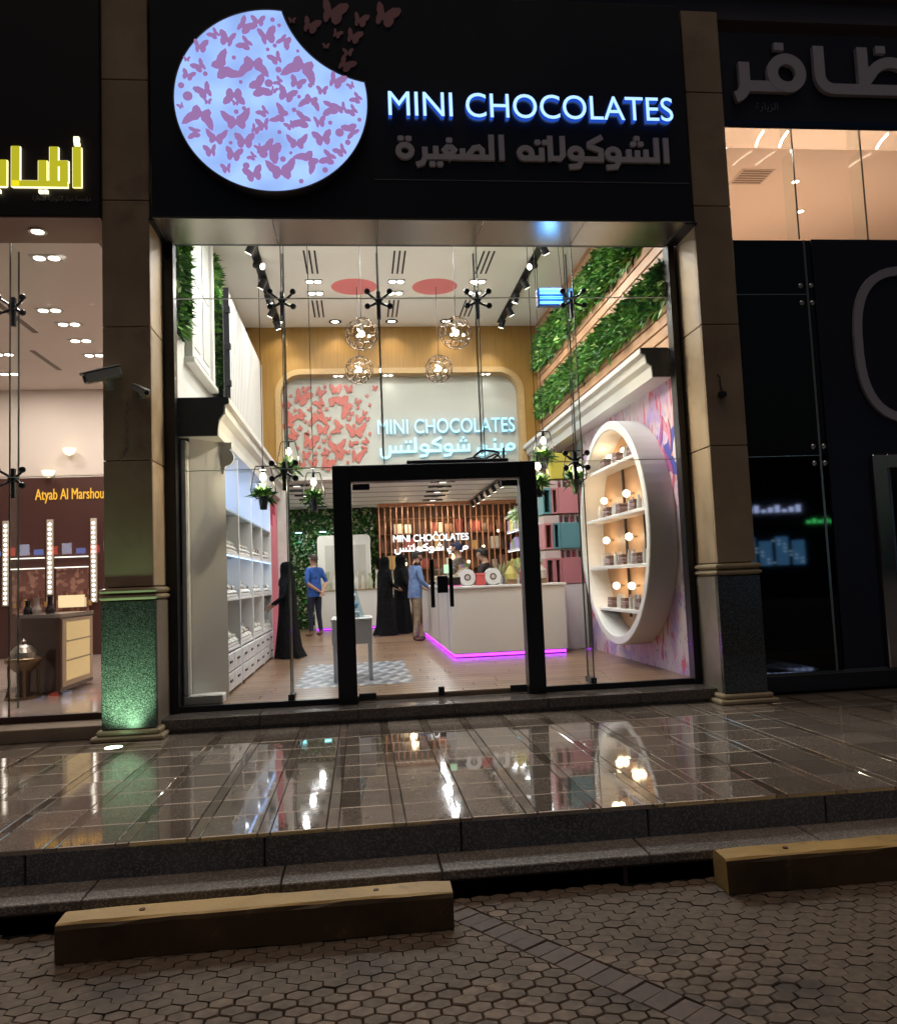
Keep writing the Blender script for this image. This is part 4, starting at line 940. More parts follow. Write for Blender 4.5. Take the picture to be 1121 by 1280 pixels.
# ---- hanging plants with bulbs
def plant(x, y, z, lab, s=1, seed=0, pot=black):
    t = thing('plant_pendant', lab, 'pendant lamp', (x, y, z), None, 'bulb lamps with hanging potted plants')
    w, h = .115*s, .36*s
    fr_ = [(-w*.62, 0, h), (w*.62, 0, h), (w*.72, 0, h*.94), (w*1.12, 0, h*.3), (w*1.05, 0, h*.18), (w*.6, 0, .02), (-w*.6, 0, .02), (-w*1.05, 0, h*.18), (-w*1.12, 0, h*.3), (-w*.72, 0, h*.94)]
    MB().tube(fr_, .0065, 6, True).build('wire_frame', black, t)
    MB().tube([(0, 0, h), (0, 0, ZC-z)], .0045, 5).build('cable', black, t); MB().cyl((0, 0, h-.07*s), 'z', .016*s, .075*s, 10).build('socket', black, t)
    MB().lathe((0, 0, h-.15*s), [(.001, -.01), (.028*s, .008), (.036*s, .032), (.026*s, .06), (.012*s, .085)], 12).build('bulb', M('edison_bulb', (1, .9, .8), .3, em=(1, .86, .62), es=6), t, smooth=True)
    MB().lathe((0, 0, -.1*s), [(.036*s, 0), (.055*s, .135*s), (.06*s, .135*s), (.06*s, .15*s), (.05*s, .15*s), (.048*s, .12*s)], 18).build('pot', pot, t)
    stuff(leaves(170, lambda g_: (g_.gauss(0, .02), g_.gauss(0, .02), .05*s), .15*s, seed, (0, 0, 1.0), None, .16).build('foliage', leafm, t))
    lamp('POINT', (0, 0, h-.2*s), 5, (1, .82, .58), t, .03)
plant(-.985, .55, 2.02, 'potted plant with bulb in wide wire frame beside white shelving', 1, 11, M('pot_navy', (.02, .02, .05), .4))
plant(-.49, 1.1, 2.03, 'potted plant with bulb hanging beside the black door frame and butterfly cutouts', .95, 12, M('pot_navy', (.02, .02, .05), .4))
plant(-.77, 1.2, 2.39, 'potted plant with bulb behind the low spider fitting by white shelving', 1, 13)
plant(1.98, .62, 2.07, 'potted plant with bulb hanging before the pink cubes', 1, 14)
plant(2.295, .25, 2.06, 'potted plant in pale pot hanging before the round niche', 1, 15, M('pot_grey', (.35, .32, .28), .5))
plant(2.24, 1.4, 2.48, 'potted plant with bulb before the mustard yellow cube', 1, 16)

# ================================================================== REAR ZONE
rz_ = struct(MB().box(-2.4, 4.4, YE, YE+.1, 0, ZB).build('end_wall', M('end_wall_brown', (.12, .06, .04), .5)))
struct(MB().box(-2.4, -2.3, YB, YE, 0, ZB).build('rear_side_wall', white)); struct(MB().box(4.3, 4.4, YB, YE, 0, ZB).build('rear_far_wall', M('rear_far_wall', (.4, .3, .25), .5)))
MB().box(3.5, 4.3, YB+.02, YB+.08, 0, ZB).build('pier_wall', white, rz_); MB().box(-2.3, -1.45, YB+.41, YB+.45, 0, ZB-.06).build('pier_wall', white, rz_)
rc = struct(MB().box(-2.4, 4.4, YB+.41, YE, ZB, ZB+.1).build('rear_ceiling', M('rear_ceiling_white', (.75, .75, .75), .5)))
for k in range(6): MB().box(-2.2, 4.0, 7.3+k*.95, 7.35+k*.95, ZB-.006, ZB-.001).build('groove', M('groove_grey', (.12, .12, .13), .5), rc)
for k in range(6):
    for x, wd in ((-1.15, 'over the leaf wall'), (1.65, 'over the side counter')):
        t = thing('downlight', 'short black linear ceiling light in the rear room '+wd, 'ceiling light', (x+.03*k, 7.55+k*.9, ZB), None, 'black linear lights in the rear ceiling '+wd)
        MB().box(-.24, .24, -.06, .06, -.03, -.002).build('housing', black, t); MB().box(-.06, .06, -.04, .04, -.034, -.0305).build('lens', M('rear_lens', (.9, .9, .9), .3, em=(1, .95, .85), es=1.6) if k % 2 == 0 else blackmatte, t)
        if k % 2 == 0: lamp('AREA', (0, 0, -.05), 15, neutral, t, .09)
t = thing('light_track', 'black ceiling track in the rear room over the goods shelves', 'light track', (2.75, 9.5, ZB)); MB().box(-.04, .04, -2.3, 2.3, -.03, -.001).build('channel', black, t)
for k in range(6):
    h = thing('track_spotlight', 'black track spotlight over the rear goods shelves', 'spotlight', (2.75, 7.5+k*.8, ZB-.031), None, 'spotlights on the rear track')
    MB().cyl((0, 0, 0), Vector((.4, .2, -1)), .045, .14, 12).build('head', black, h); d = Vector((.4, .2, -1)).normalized(); MB().cyl(d*.141, d, .036, .004, 12).build('lens', lamph, h)
    lamp('SPOT', d*.16, 16, warm, h, .04, 90, aim((0, 0, 0), d))
# leaf wall with white cabinet
lfw = thing('leaf_wall', 'dense leafy wall with small pale flowers in the rear room', 'plant', (0, 0, 0))
MB().box(-2.2, .42, 12.72, 12.78, 0, ZB-.01).build('backing', M('moss_backing', (.012, .035, .01), .9), lfw)
stuff(leaves(7000, lambda g_: (g_.uniform(-2.2, .42), 12.72, g_.uniform(0, 3)), .13, 31, (0, -1, 0), None, .5).build('foliage', [M('leaf_wall_a', (.06, .2, .03), .5), M('leaf_wall_b', (.03, .12, .02), .5), M('leaf_wall_c', (.5, .5, .3), .5), M('flower_white', (.6, .58, .5), .5)], lfw))
for k, x in enumerate((-1.5, -.9)):
    t = thing('leaf_wall_lamp', 'small teal glowing lamp above the leafy wall', 'lamp', (x, 12.55, 2.42), None, 'teal lamps on the leafy wall')
    MB().bbox(-.1, .1, -.05, .05, 0, .04, .005).build('case', black, t); MB().bbox(-.08, .08, -.04, .04, -.008, -.001, .003).build('lens', M('teal_lens', (.4, .9, .9), .3, em=(.3, .9, 1), es=8), t)
    lamp('SPOT', (0, -.05, -.03), 7, (.2, .7, 1), t, .05, 100, aim((0, 0, 0), (0, .15, -1)))
t = thing('exit_sign', 'small white lit sign high on the leafy wall', 'sign', (-.42, 12.5, 2.72)); MB().bbox(-.14, .14, 0, .04, 0, .1, .005).build('panel', M('exit_white', (.8, .8, .8), .4, em=(.8, .8, .75), es=.6), t)
nc = thing('oval_cabinet', 'white arched cabinet with round openings before the leafy wall', 'cabinet', (-.35, 12.2, 0))
MB().prism([(-.68, 0), (.62, 0), (.62, 2.2)]+arc(.52, 2.2, .1, 0, 90, 5)+arc(-.58, 2.2, .1, 90, 180, 5), 'y', 0, .4).build('body', M('cabinet_cream', (.72, .7, .64), .4), nc)
for k, z in enumerate((1.85, 1.48, 1.12)):
    m = MB(); m.tube([(-.05+.15*math.cos(2*PI*i/20), -.005, z+.15*math.sin(2*PI*i/20)) for i in range(20)], .02, 6, True); m.build('ring', whiteg, nc); MB().cyl((-.05, -.002, z), 'y', .14, -.004, 20).build('opening', M('opening_grey', (.25, .25, .24), .5), nc)
MB().prism([(-.5, .95), (.5, .95), (.5, 2.05), (-.5, 2.05)], 'y', -.0015, 0).build('inset', M('inset_grey', (.5, .48, .43), .5), nc)
# back counter, goods
bc_ = thing('back_counter', 'low white counter along the rear wall', 'counter', (0, 0, 0)); MB().bbox(-1.1, 1.2, 11.6, 12.15, .06, .93, .006).build('body', cw, bc_); MB().bbox(-1.1, 1.22, 11.58, 12.17, .931, .96, .005).build('counter_top', M('wood_top', (.35, .24, .14), .4), bc_); MB().box(-1.08, 1.18, 11.63, 11.64, .015, .05).build('led_strip', M('purple_led_soft', (.6, .1, .9), .3, em=(.5, .05, 1), es=1.2), bc_); MB().box(-1.05, 1.15, 11.65, 12.1, 0, .06).build('kick_plate', blackmatte, bc_)
for k in range(12):
    g_ = random.Random(k); t = thing('wrapped_sweets', 'tall cellophane bag of sweets on the rear counter', 'sweet bag', (-.95+k*.17, 11.8, .961), None, 'sweet bags along the rear counter'); MB().lathe((0, 0, 0), [(.06, 0), (.065, .16), (.03, .24+g_.uniform(0, .1)), (.05, .36+g_.uniform(0, .08)), (.0, .36)], 9).build('bag', M('bag%d' % (k % 3), [(.5, .46, .36), (.4, .42, .3), (.6, .58, .5)][k % 3], .3), t); MB().lathe((0, 0, .23), [(.035, 0), (.04, .015), (.035, .03)], 8).build('tie', M('tie_gold', (.5, .35, .1), .4), t)
# copper rod screen with lit lettering
cs = thing('rod_screen', 'screen of thin copper rods carrying white lit lettering', 'screen', (0, 11.9, 0)); cop = M('copper_rod', (.55, .25, .14), .35, .7)
for k in range(25): MB().cyl((.5+k*.142, 0, 0.97 if k < 6 else 0), 'z', .017, ZB-(.97 if k < 6 else 0)-.002, 8).build('rod', cop, cs)
MB().box(.5, 3.92, -.03, .03, ZB-.08, ZB-.003).build('top_rail', cop, cs)
rs = thing('rear_sign', 'white lit lettering reading mini chocolates on copper rods', 'sign', (0, 11.86, 0)); litw = M('rear_letter', (.9, .95, 1), .4, em=(.85, .94, 1), es=.9)
latin('MINI CHOCOLATES', .83, 2.06, 0, .165, 1.86, .03, litw, rs); arabic([W_MINI, W_SHOK2], .84, 2.66, 1.82, .036, 0, .03, litw, rs, None, .7)
# warm rear glow wall with shelves of goods behind the rods
gw = thing('rear_shelves', 'warm lit rear shelving crowded with boxes behind copper rods', 'shelving', (0, 12.6, 0)); ora = M('rear_oak', (.16, .075, .035), .5)
MB().box(.45, 4.2, .3, .36, 0, ZB-.01).build('back_panel', ora, gw)
for z in (.95, 1.4, 1.85, 2.3, 2.7): MB().bbox(.46, 4.2, -.05, .3, z-.02, z, .003).build('shelf', ora, gw)
gg = random.Random(21)
for z in (.955, 1.405, 1.855, 2.305):
    x = .5
    while x < 4.1:
        w = gg.uniform(.1, .26); h = gg.uniform(.14, .36)
        if gg.random() < .85: MB().bbox(x, x+w, 0, .2, z, z+h, .006).build('box', M('goods%d' % gg.randrange(8), *[[((.14, .05, .03), .5), ((.5, .32, .1), .4), ((.55, .5, .42), .4), ((.3, .06, .05), .5), ((.06, .04, .035), .5), ((.6, .45, .12), .35), ((.4, .2, .1), .5), ((.2, .1, .06), .5)][gg.randrange(8)]][0]), gw)
        x += w+gg.uniform(.02, .12)
for k in range(9):
    x = .75+k*.4
    b_ = MB().sphere((x, -.12, 1.15+.38*(k*5 % 4)), .035, 10, 7).build('bulb', M('string_bulb', (1, .9, .7), .3, em=(1, .75, .4), es=5), gw, smooth=True)
for x in (1.2, 2.2, 3.2): lamp('POINT', (x, -.2, 2.5), 4, (1, .7, .38), gw, .08)
hb = thing('hanging_lantern', 'tall glowing amber lantern behind the copper rods', 'lamp', (2.35, 12.2, 1.3)); MB().lathe((0, 0, 0), [(.05, 0), (.07, .03), (.07, .36), (.05, .42), (.01, .45)], 12).build('shade', M('amber_shade', (1, .7, .3), .3, em=(1, .62, .22), es=2), hb); MB().tube([(0, 0, .45), (0, 0, ZB-1.305)], .006, 5).build('cable', black, hb)
# right rear goods shelves + leafy garland
gs = thing('goods_shelves', 'wall shelves packed with colourful sweets behind the counter', 'shelving', (3.2, 8.2, 0)); MB().box(.9, 1.0, -1.6, 3.4, 0, ZB-.01).build('back_panel', M('goods_back', (.5, .42, .36), .5), gs)
for z in (.9, 1.3, 1.75, 2.2): MB().bbox(.4, .9, -1.6, 3.4, z-.03, z, .004).build('shelf', whiteg, gs)
for z in (1.26, 1.71, 2.16): MB().box(.41, .43, -1.58, 3.38, z-.012, z-.003).build('led_strip', M('shelf_led', (.9, .95, 1), .3, em=(.8, .88, 1), es=1.3), gs)
cols = [(.55, .45, .06), (.2, .3, .12), (.5, .1, .1), (.5, .48, .44), (.3, .25, .5), (.45, .3, .1), (.6, .58, .2)]
for z in (.905, 1.305, 1.755, 2.205):
    y = -1.5
    while y < 3.3:
        w = gg.uniform(.1, .24); MB().bbox(.45, .8, y, y+w, z, z+gg.uniform(.12, .3), .01).build('pack', M('pack%d' % (gg.randrange(7)), cols[gg.randrange(7)], .4), gs); y += w+gg.uniform(.02, .1)
for y in (-.6, 1, 2.6): lamp('AREA', (.3, y, 2.9), 6, (.95, .95, 1), gs, .3)
gr = thing('garland', 'pale leafy garland swag above the goods shelves', 'garland', (0, 0, 0)); MB().tube([(3.55, 6.7, 2.75), (3.5, 8.2, 2.5), (3.45, 9.8, 2.45)], .05, 8).build('core', M('garland_core', (.2, .25, .1), .8), gr)
stuff(leaves(900, lambda g_: (lambda q: (3.55-.03*q+g_.gauss(0, .05), 6.7+q, 2.75-.14*min(q, 2)+g_.gauss(0, .05)))(g_.uniform(0, 3.1)), .16, 41, (-.4, 0, .3), None, .3).build('foliage', [M('garland_a', (.45, .5, .32), .5), M('garland_b', (.2, .35, .1), .5), M('garland_c', (.6, .6, .5), .5), M('flower_white', (.6, .58, .5), .5)], gr))
for k in range(9):
    t = thing('plinth_bouquet', 'bouquet of dried stems standing on the counter behind the tins', 'bouquet', (2.15+.09*k, 4.35+.05*(k % 3), 0.0), None, 'dried bouquets behind the counter')
    MB().bbox(-.05, .05, -.05, .05, 0, 1.0, .006).build('plinth', cw, t)
    MB().lathe((0, 0, 1.0), [(.035, 0), (.045, .08), (.03, .14)], 10).build('vase', whiteg, t); stuff(leaves(60, lambda g_: (g_.gauss(0, .012), g_.gauss(0, .012), 1.12), .26, 50+k, (0, 0, 1.6), None, .07).build('stems', [M('stem_a', (.5, .45, .3), .6), M('stem_b', (.3, .3, .15), .6), M('stem_c', (.6, .55, .2), .6), M('flower_white', (.6, .58, .5), .5)], t))

for k, (x, y) in enumerate(((2.2, 3.72), (2.42, 3.76), (2.64, 3.7), (1.62, 4.25), (1.66, 5.0), (1.7, 5.7))):
    lab = ['wrapped gift hamper on the counter beyond the round tins', 'tall wrapped gift hamper beside the dried bouquets', 'low wrapped hamper at the counter end', 'small wrapped hamper behind the till', 'wrapped hamper on the side counter near the capped staff', 'wrapped hamper far along the side counter'][k]
    t = thing('gift_hamper', lab, 'hamper', (x, y, 1.0)); c_ = [(.5, .42, .12), (.45, .12, .14), (.55, .5, .42), (.2, .3, .14), (.35, .2, .4), (.5, .35, .2)][k]
    MB().bbox(-.08, .08, -.06, .06, 0, .07, .008).build('basket', M('basket_brown', (.25, .14, .07), .6), t)
    MB().lathe((0, 0, .07), [(.085, 0), (.095, .08+.02*(k % 3)), (.05, .17), (.018, .2), (.06, .27)], 9).build('wrap', M('hamper%d' % k, c_, .3), t)
    MB().lathe((0, 0, .255), [(.024, 0), (.03, .012), (.022, .026)], 8).build('bow', M('bow_gold', (.6, .42, .12), .35), t)

# ================================================================== PEOPLE
def skin_body(name, J, E, mats, classify, parent, sub=2):
    names = list(J); me = bpy.data.meshes.new(name); me.from_pydata([J[k][:3] for k in names], [(names.index(a), names.index(b)) for a, b in E], [])
    o = bpy.data.objects.new(name, me); COL.objects.link(o); o.modifiers.new('skin', 'SKIN'); sm = o.modifiers.new('sub', 'SUBSURF'); sm.levels = sub; sm.render_levels = sub
    for i, k in enumerate(names):
        sv = me.skin_vertices[0].data[i]; r_ = J[k][3]; sv.radius = r_ if isinstance(r_, tuple) else (r_, r_); sv.use_root = (k == 'pelvis')
    bpy.context.view_layer.update(); dg = bpy.context.evaluated_depsgraph_get(); m2 = bpy.data.meshes.new_from_object(o.evaluated_get(dg)); bpy.data.objects.remove(o)
    m2.materials.clear()
    for m in mats: m2.materials.append(m)
    segs = [(Vector(J[a][:3]), Vector(J[b][:3]), a, b) for a, b in E]
    for p in m2.polygons:
        c = p.center; best = None
        for a, b, na, nb in segs:
            d = b-a; tt = max(0, min(1, (c-a).dot(d)/max(d.length_squared, 1e-9))); q = (c-a-d*tt).length
            if best is None or q < best[0]: best = (q, na, nb, tt)
        p.material_index = classify(best[1], best[2], c); p.use_smooth = True
    return link(name, m2, parent)
def person(label, loc, face, top, bottom, pose, height=1.74, sleeves='long', robe=None, hair=hairm, shoes=cocoa, cap=None, beard=False):
    k = height/1.76; t = thing('person', label, 'person', loc, (0, 0, face)); s = k
    J = {'pelvis': (0, 0, .95, (.15, .115)), 'spine': (0, .01, 1.14, (.14, .105)), 'chest': (0, .0, 1.34, (.165, .11)), 'neck0': (0, -.01, 1.47, .07), 'neck': (0, .005, 1.53, .052),
         'jaw': (0, .025, 1.585, .07), 'head': (0, .015, 1.665, (.082, .098)), 'crown': (0, .0, 1.725, (.062, .075)), 'nose': (0, .118, 1.64, .014)}
    E = [('pelvis', 'spine'), ('spine', 'chest'), ('chest', 'neck0'), ('neck0', 'neck'), ('neck', 'jaw'), ('jaw', 'head'), ('head', 'crown'), ('head', 'nose')]
    for sd, nm in ((-1, 'l'), (1, 'r')):
        el, wr = pose[nm]; hd = (Vector(wr)-Vector(el)).normalized()
        J['sh'+nm] = (sd*.185, -.01, 1.405, .068); J['el'+nm] = (*el, .046); J['wr'+nm] = (*wr, .031)
        pm = Vector(wr)+hd*.07; J['pa'+nm] = (*pm, (.04, .02)); E += [('chest', 'sh'+nm), ('sh'+nm, 'el'+nm), ('el'+nm, 'wr'+nm), ('wr'+nm, 'pa'+nm)]
        side = hd.cross(Vector((0, 0, 1)));  side = side.normalized() if side.length > .1 else Vector((0, 1, 0))
        for q in range(4):
            b_ = pm+side*(q-1.5)*.019+hd*.045; ln = (.065, .075, .07, .055)[q]; tip = b_+hd*ln*.8+Vector((0, 0, -.025)); J['f%d%s' % (q, nm)] = (*b_, .009); J['g%d%s' % (q, nm)] = (*tip, .008); E += [('pa'+nm, 'f%d%s' % (q, nm)), ('f%d%s' % (q, nm), 'g%d%s' % (q, nm))]
        tb = Vector(wr)+hd*.05+side*.045; J['th'+nm] = (*tb, .01); E.append(('wr'+nm, 'th'+nm))
        fx = pose.get('foot'+nm, (sd*.1, 0)); J['hip'+nm] = (sd*.09, 0, .88, .098); J['kn'+nm] = (sd*.095+(fx[0]-sd*.1)*.5, .02+fx[1]*.5, .49, .064); J['an'+nm] = (fx[0], fx[1]-.02, .1, .045)
        J['heel'+nm] = (fx[0], fx[1]-.04, .045, .038); J['toe'+nm] = (fx[0]+sd*.02, fx[1]+.15, .032, (.04, .028))
        E += [('pelvis', 'hip'+nm), ('hip'+nm, 'kn'+nm), ('kn'+nm, 'an'+nm), ('an'+nm, 'heel'+nm), ('heel'+nm, 'toe'+nm)]
    lean = pose.get('lean', 0)
    for q in list(J):
        x, y, z, r_ = J[q]; y += lean*max(0, z-.95)
        if q in ('jaw', 'head', 'crown', 'nose'): y += pose.get('nod', 0)*(z-1.5)*.6; z -= pose.get('nod', 0)*.03
        J[q] = (x*s, y*s, z*s, tuple(e*s for e in r_) if isinstance(r_, tuple) else r_*s)
    def cls(a, b, c):
        if b in ('jaw', 'head', 'crown', 'nose') or a in ('jaw', 'head') or b == 'neck': return 2
        if a[:2] in ('pa', 'wr') or b[:2] == 'pa' or b[0] in 'fg' and b[1].isdigit(): return 2
        if sleeves == 'short' and a[:2] == 'el': return 2
        if a[:4] == 'heel' or b[:4] == 'heel' or b[:3] == 'toe': return 3
        if a[:3] in ('hip',) or a[:2] == 'kn' or b[:3] == 'hip': return 1 if c.z < .92*s else 0
        if a == 'pelvis' and c.z < .9*s: return 1
        return 0
    if robe: body = skin_body('body', J, E, [robe, robe, skinm, cocoa], cls, t)
    else: body = skin_body('body', J, E, [top, bottom, skinm, shoes], cls, t)
    hd_ = Vector(J['head'][:3])
    if robe is None:
        # loose shirt hem
        m = MB(); n = 20; g_ = random.Random(len(label))
        vs = []
        for zz2, rx, ry in ((1.2, .165, .122), (1.05, .172, .13), (.92, .174, .136), (.84, .172, .136)):
            vs += [((rx+.006*math.sin(5*j+zz2*9))*math.cos(2*PI*j/n)*s, ((ry+.006*math.sin(4*j+zz2*7))*math.sin(2*PI*j/n)+lean*(zz2-.95))*s, zz2*s) for j in range(n)]
        m.add(vs, [(i*n+j, i*n+(j+1) % n, (i+1)*n+(j+1) % n, (i+1)*n+j) for i in range(3) for j in range(n)]); m.build('shirt_hem', top, t, smooth=True)
        m = MB(); nn = 16; prof = []
        vs = []
        for i in range(7):
            a = R(-8+98*i/6)
            for j in range(nn):
                b_ = 2*PI*j/nn; back = math.sin(b_)
                lift = (.028 if back > .35 else 0) if i < 3 else 0
                vs.append((hd_.x+.09*s*math.cos(a)*math.cos(b_)*1.03, hd_.y-.012*s+.106*s*math.cos(a)*math.sin(b_)*1.02, hd_.z+(.018+lift)*s+.082*s*math.sin(a)-(.05*s if (i == 0 and back < -.1) else 0)))
        m.add(vs, [(i*nn+j, i*nn+(j+1) % nn, (i+1)*nn+(j+1) % nn, (i+1)*nn+j) for i in range(6) for j in range(nn)]); m.build('hair', cap or hair, t, smooth=True)
        for sx in (-1, 1):
            MB().sphere((hd_.x+sx*.088*s, hd_.y-.005, hd_.z-.01*s), .022*s, 8, 6, 1.3).build('ear', skinm, t); MB().sphere((hd_.x+sx*.032*s, hd_.y+.088*s, hd_.z+.004*s), .012*s, 8, 6, .6).build('eye', M('eye_dark', (.02, .015, .012), .2), t)
        MB().bbox(hd_.x-.024*s, hd_.x+.024*s, hd_.y+.082*s, hd_.y+.094*s, hd_.z-.068*s, hd_.z-.058*s, .003).build('mouth', M('lip', (.3, .12, .1), .5), t)
        if beard: MB().lathe((hd_.x, hd_.y+.03*s, hd_.z-.125*s), [(.02*s, .02*s), (.05*s, .03*s), (.066*s, .06*s), (.06*s, .065*s)], 12).build('beard', M('beard_brown', (.05, .03, .02), .7), t, smooth=True)
    else:
        n = 36; m = MB(); vs = []; rings = [(.02, .285, .25), (.2, .262, .228), (.5, .232, .195), (.8, .218, .172), (1.0, .215, .165), (1.2, .215, .155), (1.36, .225, .145), (1.43, .19, .125), (1.48, .12, .1)]
        for zz2, rx, ry in rings:
            for j in range(n):
                a = 2*PI*j/n; f = 1+(.09*math.sin(7*a+1)+.07*math.sin(11*a+zz2*2))*max(0, (1.1-zz2))/1.1
                vs.append((rx*f*math.cos(a)*s, (ry*f*math.sin(a)-(.06 if zz2 < .1 and math.sin(a) < 0 else 0)+lean*max(0, zz2-.95))*s, zz2*s))
        m.add(vs, [(i*n+j, i*n+(j+1) % n, (i+1)*n+(j+1) % n, (i+1)*n+j) for i in range(len(rings)-1) for j in range(n)]); m.build('robe', robe, t, smooth=True)
        m = MB(); vs = []; vr = [(-.33, .2, .16), (-.24, .18, .15), (-.16, .11, .115), (-.08, .1, .118), (0, .104, .122), (.06, .094, .11), (.1, .06, .075), (.115, .001, .001)]
        for dz, rx, ry in vr:
            for j in range(n):
                a = 2*PI*j/n; vs.append((hd_.x+rx*math.cos(a)*s*(1+.03*math.sin(6*a)), hd_.y+(ry*math.sin(a)-.01)*s, hd_.z+dz*s))
        m.add(vs, [(i*n+j, i*n+(j+1) % n, (i+1)*n+(j+1) % n, (i+1)*n+j) for i in range(len(vr)-1) for j in range(n)]); m.build('veil', M('veil_black', (.003, .003, .004), .85, ior=1.2), t, smooth=True)
        MB().bbox(hd_.x-.05*s, hd_.x+.05*s, hd_.y+.1*s, hd_.y+.114*s, hd_.z-.012*s, hd_.z+.018*s, .004).build('eye_opening', skinm, t)
    return t
abaya = M('abaya_black', (.004, .004, .0055), .85, bump=(12, 1, .04), ior=1.25)
arms_rel = {'l': ((-.25, -.03, 1.13), (-.24, .06, .87)), 'r': ((.25, -.03, 1.13), (.24, .06, .87))}
person('person in blue polo shirt and navy trousers, hands clasped behind', (-1.0, 9.9, 0), R(42), M('polo_blue', (.02, .1, .42), .6, noise=(9, (.012, .065, .28)), bump=(16, .9, .03)), M('navy_trousers', (.012, .014, .035), .7, bump=(17, 1, .03)), {'l': ((-.27, -.09, 1.13), (-.07, -.19, .98)), 'r': ((.27, -.09, 1.13), (.07, -.2, .96)), 'footl': (-.11, .03), 'footr': (.11, -.03)}, 1.77, 'short', hair=M('hair_brown', (.03, .018, .012), .6), shoes=M('sandal', (.25, .15, .1), .6))
person('person in loose denim shirt and khaki trousers standing at the counter', (1.0, 7.0, 0), R(-72), M('denim_shirt', (.16, .25, .47), .7, noise=(9, (.1, .17, .36)), bump=(15, 1, .035)), M('khaki', (.3, .235, .165), .75, noise=(12, (.22, .165, .11)), bump=(17, 1, .03)), {'l': ((-.25, .02, 1.14), (-.2, .24, 1.02)), 'r': ((.25, .05, 1.13), (.17, .27, 1.0)), 'lean': .05, 'nod': .25, 'footl': (-.1, .08), 'footr': (.1, -.06)}, 1.66, 'long', beard=True)
person('person in long black abaya reaching towards the white shelving', (-1.13, 4.75, 0), R(95), None, None, {'l': ((-.24, .05, 1.14), (-.2, .28, 1.0)), 'r': ((.24, .04, 1.14), (.2, .24, .98))}, 1.47, robe=abaya)
person('person in black abaya holding a pale wrap, arms forward', (.5, 8.95, 0), R(-60), None, None, {'l': ((-.24, .03, 1.14), (-.12, .28, 1.05)), 'r': ((.24, .03, 1.14), (.1, .29, 1.05))}, 1.62, robe=abaya)
person('person in black abaya standing behind the denim shirted customer', (.86, 9.35, 0), R(-80), None, None, {'l': ((-.24, .02, 1.13), (-.2, .2, .95)), 'r': ((.24, .02, 1.13), (.2, .22, .95))}, 1.66, robe=abaya)
person('staff person in dark cap and patterned shirt behind the counter', (1.73, 6.2, 0), R(60), M('staff_pattern', (.03, .03, .03), .6, noise=(30, (.18, .14, .12))), M('staff_trousers', (.015, .015, .017), .7), {'l': ((-.25, .02, 1.14), (-.17, .26, 1.06)), 'r': ((.25, .02, 1.14), (.17, .26, 1.06)), 'nod': .2}, 1.76, 'short', cap=M('cap_navy', (.01, .015, .05), .7), beard=True)
person('staff person in black shirt looking down behind the round tins', (2.0, 4.75, 0), R(55), M('staff_black', (.02, .012, .014), .6), M('staff_trousers', (.015, .015, .017), .7), {'l': ((-.25, .02, 1.1), (-.16, .25, 1.04)), 'r': ((.25, .02, 1.1), (.16, .25, 1.04)), 'nod': .45, 'lean': .04}, 1.6, 'long')

# ================================================================== LEFT SHOP
YF_ = 7.6; LC = 4.95
t = thing('perfume_shop_sign', 'dark brown fascia sign with yellow glowing kufi lettering', 'sign', (0, 0, 0)); MB().bbox(-6, -2.275, -.6, -.2, 4.572, 6.84, .006).build('board', M('brown_fascia', (.012, .006, .006), .5), t)
ylit = M('yellow_letter', (.5, .45, .05), .4, em=(.55, .52, .02), es=.42); ysd = M('yellow_letter_edge', (1, .95, .7), .4, em=(1, .92, .6), es=.8)
def stroke_letter(paths, w, par, y0, depth, mat, edge=None, e=.012, ew=None):
    for i, p in enumerate(paths):
        m = MB(); ribbon(m, p, w, y0-depth-.0005*i, y0); o = m.build('letter', mat, par)
        if edge: m = MB(); ribbon(m, p, w+e, y0-depth*.7-.0004*i, y0-.001*(i+1)); m.build('letter_glow', edge, o)
Z0, Z1, ZT, ZM = 4.835, 4.89, 5.215, 5.083
stroke_letter([[(-2.464, Z0), (-2.464, ZT)], [(-2.667, Z1-.01), (-2.667, ZT)], [(-2.578, Z1-.01), (-2.578, ZM)], [(-2.765, Z1-.01), (-2.765, ZM)], [(-3.0, Z0), (-3.0, ZT)], [(-3.113, Z0), (-3.113, ZM)], [(-3.7, Z0), (-3.7, ZM)]], .072, t, -.601, .03, ylit, ysd)
stroke_letter([[(-2.545, 4.862), (-3.03, 4.862)], [(-2.545, 5.055), (-2.66, 5.055)], [(-3.08, 4.862), (-3.73, 4.862)]], .055, t, -.601, .032, ylit, ysd)
stroke_letter([[(-2.8, 4.79), (-2.765, 4.79)], [(-2.755, 4.79), (-2.72, 4.79)], [(-3.17, 4.79), (-3.13, 4.79)], [(-2.44, 5.25), (-2.49, 5.25)], [(-2.478, 5.26), (-2.478, 5.3), (-2.445, 5.3)]], .03, t, -.601, .03, ysd, None)
